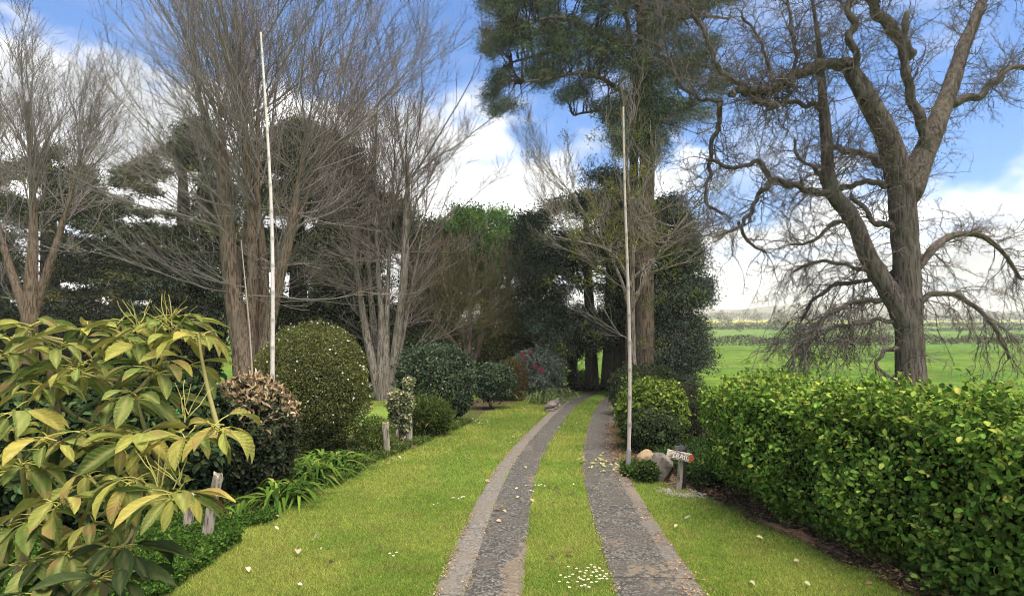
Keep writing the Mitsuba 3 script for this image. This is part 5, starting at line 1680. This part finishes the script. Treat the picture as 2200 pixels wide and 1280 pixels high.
r_ = np.random.default_rng(95)
pat = [(1205, 1247), (1212, 1254), (1203, 1258), (1222, 1250), (1230, 1247), (1246, 1240), (1250, 1236), (1256, 1243), (1262, 1232), (1270, 1226), (1276, 1229), (1280, 1236), (1285, 1241), (1290, 1246), (1296, 1239), (1300, 1250), (1304, 1256), (1295, 1254), (1283, 1252),
       (1272, 1248), (1264, 1252), (1256, 1255), (1248, 1258), (1240, 1262), (1226, 1270), (1255, 1268), (1263, 1272), (1270, 1264), (1248, 1273), (1222, 1230), (1238, 1231), (1300, 1244), (1290, 1234), (1275, 1240), (1259, 1238), (1254, 1250), (1244, 1252), (1218, 1262), (1280, 1260), (1288, 1258)]
for i, (px, py) in enumerate(pat):
    q = G(px + r_.normal() * 1.5, py + r_.normal() * 1.5)
    daisy('white daisy in the dense patch at the near end of the grass between the tracks', 'daisies in the dense near patch', q[0], q[1], 700 + i, .0125, True)
zones = [('white daisy in the trio on the lawn near the pale edging', 'daisies in the lawn trio', [(837, 1199), (845, 1203), (852, 1197)], 2.5, 1),
         ('white daisy speck on the lawn below the large camellia', 'daisies below the large camellia', [(1010, 905), (1022, 908), (1035, 904), (1048, 907), (1030, 910), (1016, 903)], 4, 3),
         ('white daisy speck in the lawn beside the edged track', 'daisies beside the edged track', [(1065, 950), (1085, 945), (1105, 942), (1115, 938), (1098, 955), (1078, 960), (1120, 925), (1102, 930), (965, 972), (1000, 985), (975, 1077), (985, 1080), (992, 1078), (940, 1090)], 6, 2),
         ('white daisy speck in the middle grass strip between the tracks', 'daisies along the middle grass strip', [(1150, 1048), (1158, 1050), (1163, 1047), (1210, 915), (1222, 918), (1200, 922), (1240, 910), (1245, 990), (1232, 1045), (1140, 1060)], 5, 2),
         ('white daisy speck near the stone edging at the bend', 'daisies near the stone edging', [(1150, 862), (1160, 860), (1170, 864), (1155, 867), (1128, 880), (1080, 892)], 4, 3),
         ('white daisy speck beyond the dome on the back lawn', 'daisies on the back lawn', [(800, 890), (808, 895), (790, 900), (815, 885), (798, 880), (806, 905)], 7, 3)]
for zi, (lab, grp, pts_, sd, per) in enumerate(zones):
    for i, (px, py) in enumerate(pts_):
        for k in range(per):
            q = G(px + r_.normal() * sd * (k > 0), py + r_.normal() * sd * .5 * (k > 0))
            daisy(lab, grp, q[0], q[1], 800 + zi * 100 + i * 5 + k, .012 * max(1, min(1.5, q[1] / 9)))


def fallen(label, group, px, py, L, cols, r_, lift=.02):
    key = num('fallen_leaf')
    q = G(px, py)
    q[2] = hgt(q[0], q[1]) + lift
    a = r_.random() * 6.28
    D = np.array([[math.cos(a), math.sin(a), .12 * r_.normal()]])
    V, Fc, k = leafmesh(q[None], D, nrm(np.array([[r_.normal() * .3, r_.normal() * .3 - .1, 1.0]])), L * (.7 + .6 * r_.random()), L * (.45 + .2 * r_.random()), ROWS_OVAL, fold=.28 + .3 * r_.random(), droop=-.1 + .3 * r_.normal())
    put(key, V, Fc, 'leaf', color=pick(r_, cols, np.ones(len(cols)), 1)[0], label=label, cat='leaf', group=group, smooth=True)


r_ = np.random.default_rng(97)
YEL = [(.42, .42, .14), (.34, .38, .10), (.50, .46, .22)]
for i in range(70):
    t = r_.random()
    px = 1248 + 110 * t + r_.normal() * 5
    py = 990 + 26 * t + r_.normal() * 9
    fallen('pale yellow green fallen leaf in the scatter crossing the track at the metal footed pole', 'yellow leaves scattered across the track', px, py, .055, YEL, r_, .024)
for i in range(26):
    fallen('yellow green fallen leaf around the foot of the metal footed pole', 'yellow leaves at the pole foot', 1352 + 17 * r_.normal(), 1018 + 7 * r_.normal(), .06, YEL, r_, .05)
for px, py in [(1131, 1009), (1112, 1050), (1110, 1073), (1070, 1097), (1080, 1099), (1077, 1124), (1147, 1081), (1286, 1051), (1128, 1047), (1052, 1038)]:
    fallen('dry curled pale leaf lying on a concrete wheel track', 'dry leaves on the concrete tracks', px, py, .07, [(.45, .40, .22), (.40, .33, .2)], r_, .02)
for px, py in [(933, 968), (1005, 955), (1160, 1062), (1180, 1058), (1200, 1055), (1237, 1066), (1220, 1002), (1185, 1088), (1233, 1082), (1176, 1202), (1216, 1199), (920, 1168), (810, 1190), (706, 1220), (1205, 1070), (1246, 1000), (1228, 1008)]:
    fallen('dark curled dead leaf lying in the grass', 'dark dead leaves in the grass', px, py, .055, [(.10, .075, .045), (.16, .12, .07)], r_, .035)
for px, py in [(1450, 1140), (1470, 1120), (1525, 1096), (1718, 1214), (1610, 1258), (1742, 1268), (1640, 1165), (1860, 1262), (1532, 1062)]:
    fallen('tan fallen leaf on the lawn in front of the hedge', 'tan leaves before the hedge', px, py, .06, [(.42, .36, .20), (.36, .25, .14), (.5, .46, .3)], r_, .035)
for px, py, s in [(640, 1200, .10), (676, 1165, .07), (530, 1229, .06), (599, 1146, .05), (534, 1112, .05), (600, 1117, .04), (650, 1268, .04), (688, 1190, .03), (855, 985, .07), (845, 990, .06), (830, 1000, .05), (865, 983, .06), (905, 945, .05)]:
    fallen('pale papery fallen leaf on the lawn beside the planted border', 'pale leaves beside the border', px, py, s, [(.55, .50, .42), (.42, .33, .24)], r_, .04)


# ------------------------------------------------------------------ the large leafed shrub in the foreground
def leaf_big(C, D, Nn, L, W, r_, curl, wave):
    """one large leaf with petiole-side base: 8 rows of 5 points"""
    rows = [(0, .04), (.10, .42), (.28, .86), (.48, 1.0), (.68, .88), (.85, .52), (1, .03)]
    D = nrm(D)
    S = nrm(np.cross(D, Nn))
    U = np.cross(S, D)
    V = []
    for t, w in rows:
        ang = curl * t
        m = C + L * (D * (math.sin(ang) / max(curl, 1e-3) if abs(curl) > .05 else t) - U * ((1 - math.cos(ang)) / max(curl, 1e-3) if abs(curl) > .05 else 0))
        u2 = U * math.cos(ang) + D * math.sin(ang)
        for k in (-1, -.5, 0, .5, 1):
            wv = wave * W * math.sin(9 * t + 2.3 * k) * abs(k)
            V.append(m + S * W * .5 * w * k * .96 + u2 * (W * w * .30 * abs(k) ** 1.3 + wv))
    Fc = []
    for i in range(len(rows) - 1):
        for j in range(4):
            a, b = i * 5 + j, i * 5 + 5 + j
            Fc += [[a, a + 1, b + 1], [a, b + 1, b]]
    return np.array(V), np.array(Fc)


def large_shrub():
    r_ = np.random.default_rng(600)
    key = 'large_leaf_shrub'
    info(key, 'big foreground shrub with large drooping yellow green leaves on yellow stalks', 'shrub')
    root = np.array([-2.0, 2.45, float(hgt(-2.0, 2.45)) - .05])
    stems = [[root, root + [.05, 0, .5], root + [.12, -.05, .95], P(330, 800, 2.35)], [root + [.03, 0, 0], root + [.25, -.05, .45], P(350, 1010, 2.3), P(470, 925, 2.2)],
             [root, root + [-.1, .05, .6], P(120, 860, 2.5), P(80, 720, 2.6)], [root + [0, -.05, .1], root + [.15, -.2, .4], P(300, 1090, 2.1), P(375, 1052, 2.05)], [root, root + [-.25, -.1, .4], P(60, 1080, 2.2)]]
    for i, s in enumerate(stems):
        V, Fc, _, _ = limb(s, np.linspace(.032, .010, len(s)), n=24, sides=8, rough=.06, seed=i)
        put(f'{key}__stem' + (f'_{i:03d}' if i else ''), V, Fc, 'twig', smooth=True, color=(.17, .145, .085))
    # shoot ends: px, py, depth, number of leaves, mean droop, tone (0 yellow, 1 green, 2 dark)
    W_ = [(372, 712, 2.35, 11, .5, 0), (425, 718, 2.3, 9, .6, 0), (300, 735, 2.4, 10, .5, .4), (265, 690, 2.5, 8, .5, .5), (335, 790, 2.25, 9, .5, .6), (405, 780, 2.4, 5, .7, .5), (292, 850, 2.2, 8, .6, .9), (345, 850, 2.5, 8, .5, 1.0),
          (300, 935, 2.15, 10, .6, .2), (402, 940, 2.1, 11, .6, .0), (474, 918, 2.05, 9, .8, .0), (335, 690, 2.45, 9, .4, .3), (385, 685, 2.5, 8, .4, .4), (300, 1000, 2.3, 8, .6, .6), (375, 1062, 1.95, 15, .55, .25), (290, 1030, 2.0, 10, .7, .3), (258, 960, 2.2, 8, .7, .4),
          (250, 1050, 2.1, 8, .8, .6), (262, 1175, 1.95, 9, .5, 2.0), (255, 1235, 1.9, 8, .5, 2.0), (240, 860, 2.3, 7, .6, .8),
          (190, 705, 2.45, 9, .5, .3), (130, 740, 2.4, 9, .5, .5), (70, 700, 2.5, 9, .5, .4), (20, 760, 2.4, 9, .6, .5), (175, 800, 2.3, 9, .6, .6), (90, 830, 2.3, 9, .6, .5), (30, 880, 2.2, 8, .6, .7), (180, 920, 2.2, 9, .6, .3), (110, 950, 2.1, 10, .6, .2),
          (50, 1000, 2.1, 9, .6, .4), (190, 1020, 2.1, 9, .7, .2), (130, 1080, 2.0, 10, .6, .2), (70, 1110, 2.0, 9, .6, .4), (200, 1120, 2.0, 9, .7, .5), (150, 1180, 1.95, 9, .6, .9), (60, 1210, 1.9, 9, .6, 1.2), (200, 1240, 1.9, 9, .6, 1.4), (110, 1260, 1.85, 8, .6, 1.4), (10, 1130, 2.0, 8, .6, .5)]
    axis = np.array([-1.95, 2.5])
    for _ in range(14):
        px = 250 + 70 * r_.random() if _ < 3 else 240 * r_.random()
        W_.append((px, 720 + 340 * r_.random(), 2.55 + .5 * r_.random(), 9, .6, .7 + .7 * r_.random()))
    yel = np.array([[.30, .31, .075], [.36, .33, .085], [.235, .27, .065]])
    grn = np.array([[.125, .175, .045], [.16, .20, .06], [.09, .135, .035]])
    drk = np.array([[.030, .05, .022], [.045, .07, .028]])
    LUV = np.stack([np.tile([-1, -.5, 0, .5, 1], 7), np.repeat([0, .10, .28, .48, .68, .85, 1], 5)], -1)
    nl = 0
    pet, extra = [], []
    for wi, (px, py, d, n, dr_, tone) in enumerate(W_):
        c = P(px, py, d)
        outh = c[:2] - axis
        od = nrm(np.array([outh[0], outh[1], .25]))
        # the twig
        j = np.argmin([np.linalg.norm(s[-1] - c) + .4 * np.linalg.norm(s[2] - c) for s in stems])
        s = stems[j]
        a = s[-1] if np.linalg.norm(s[-1] - c) < np.linalg.norm(s[2] - c) else s[2]
        V, Fc, _, _ = limb([a, (a + c) / 2 - [0, 0, .03], c], [.010, .008, .005], n=9, sides=6, rough=0)
        put(f'{key}__twig' + (f'_{wi:03d}' if wi else ''), V, Fc, 'twig', smooth=True, color=(.25, .24, .10))
        for i in range(n):
            a = 2 * math.pi * (i + .6 * r_.random()) / n
            el = .45 - dr_ * 1.15 * r_.random() - .12
            h = np.array([math.cos(a), math.sin(a) * .9, 0]) + .35 * np.array([od[0], od[1], 0])
            h = nrm(h)
            D = nrm(h * math.cos(el) + UP * math.sin(el))
            pl_ = .035 + .03 * r_.random()
            base = c + r_.normal(size=3) * .008 + [0, 0, -.02 * r_.random()]
            p1 = base + D * pl_ + [0, 0, .012]
            ln = (.095 + .085 * r_.random()) * (.92 if tone < 1.5 else 1.05)
            dl = nrm(D + [0, 0, -.35 * r_.random() * (1 + dr_)])
            Nn = nrm(UP + r_.normal(size=3) * .30 + .2 * h)
            if abs(dl @ Nn) > .93:
                Nn = nrm(h + .3 * UP)
            V, Fc = leaf_big(p1, dl, Nn, ln, ln * (.30 + .10 * r_.random()), r_, .2 + 1.2 * r_.random() * dr_, .10 * r_.random())
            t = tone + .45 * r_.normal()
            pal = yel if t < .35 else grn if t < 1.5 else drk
            bc = pal[r_.integers(len(pal))] * (1 + .14 * r_.normal())
            k = np.tile([-1, -.5, 0, .5, 1], 7)
            cc = np.tile(bc, (len(V), 1))
            cc[k == 0] = cc[k == 0] * .6 + np.array([.38, .37, .16]) * .4 * (1 if pal is not drk else .35)
            bl = meshkit.fbm(V * 45 + wi, 2, i)
            cc *= (.78 + .44 * bl)[:, None]
            row = np.repeat(np.arange(7), 5)
            cc *= (1 + .10 * np.cos(math.pi * (row + np.abs(k) * 2)))[:, None]
            if r_.random() < .4 and pal is not drk:
                sc = sstep(.55, .7, meshkit.fbm(V * 26 + i, 2, wi) + .12 * (np.abs(k) == 1))[:, None]
                cc = cc * (1 - .6 * sc) + np.array([.27, .16, .085]) * .6 * sc
            pts = np.stack([base, base + D * pl_ * .5 + [0, 0, .01], p1])
            q = tubes(pts[None], np.array([[.0026, .0022, .002]]), 4)
            pet.append(q)
            vis = px > 150 or nl < 300
            if nl < 300:
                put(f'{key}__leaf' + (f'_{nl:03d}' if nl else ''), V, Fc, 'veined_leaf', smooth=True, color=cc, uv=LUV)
            else:
                extra.append((V, Fc, cc))
            nl += 1
    V, Fc = cat_meshes(pet)
    put(f'{key}__stalks', V, Fc, 'twig', smooth=True, color=(.36, .36, .10), kind='stuff', label='thin yellow leaf stalks')
    V, Fc = cat_meshes([(a, b) for a, b, _ in extra])
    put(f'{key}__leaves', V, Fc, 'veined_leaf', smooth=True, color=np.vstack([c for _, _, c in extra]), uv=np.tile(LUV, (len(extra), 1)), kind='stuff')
    # a few old flower stalks at the shoot ends
    ps = []
    for px, py, d in [(372, 700, 2.35), (360, 690, 2.35), (345, 1040, 1.95), (385, 1040, 1.95), (400, 900, 2.1), (300, 700, 2.4)]:
        for k in range(6):
            c = P(px, py, d) + r_.normal(size=3) * .008
            ps.append(grow(r_, c[None], nrm(np.array([[r_.normal() * .5, r_.normal() * .5, 1.0]])), .10 + .04 * r_.random(), .0022, 5, .15, UP, .02, .5))
    V, Fc = cat_meshes([tubes(a, b, 4) for a, b in ps])
    put(f'{key}__flower_stalks', V, Fc, 'twig', smooth=True, color=(.38, .36, .12), kind='stuff', label='bare yellow flower stalks at the shoot tips')


large_shrub()
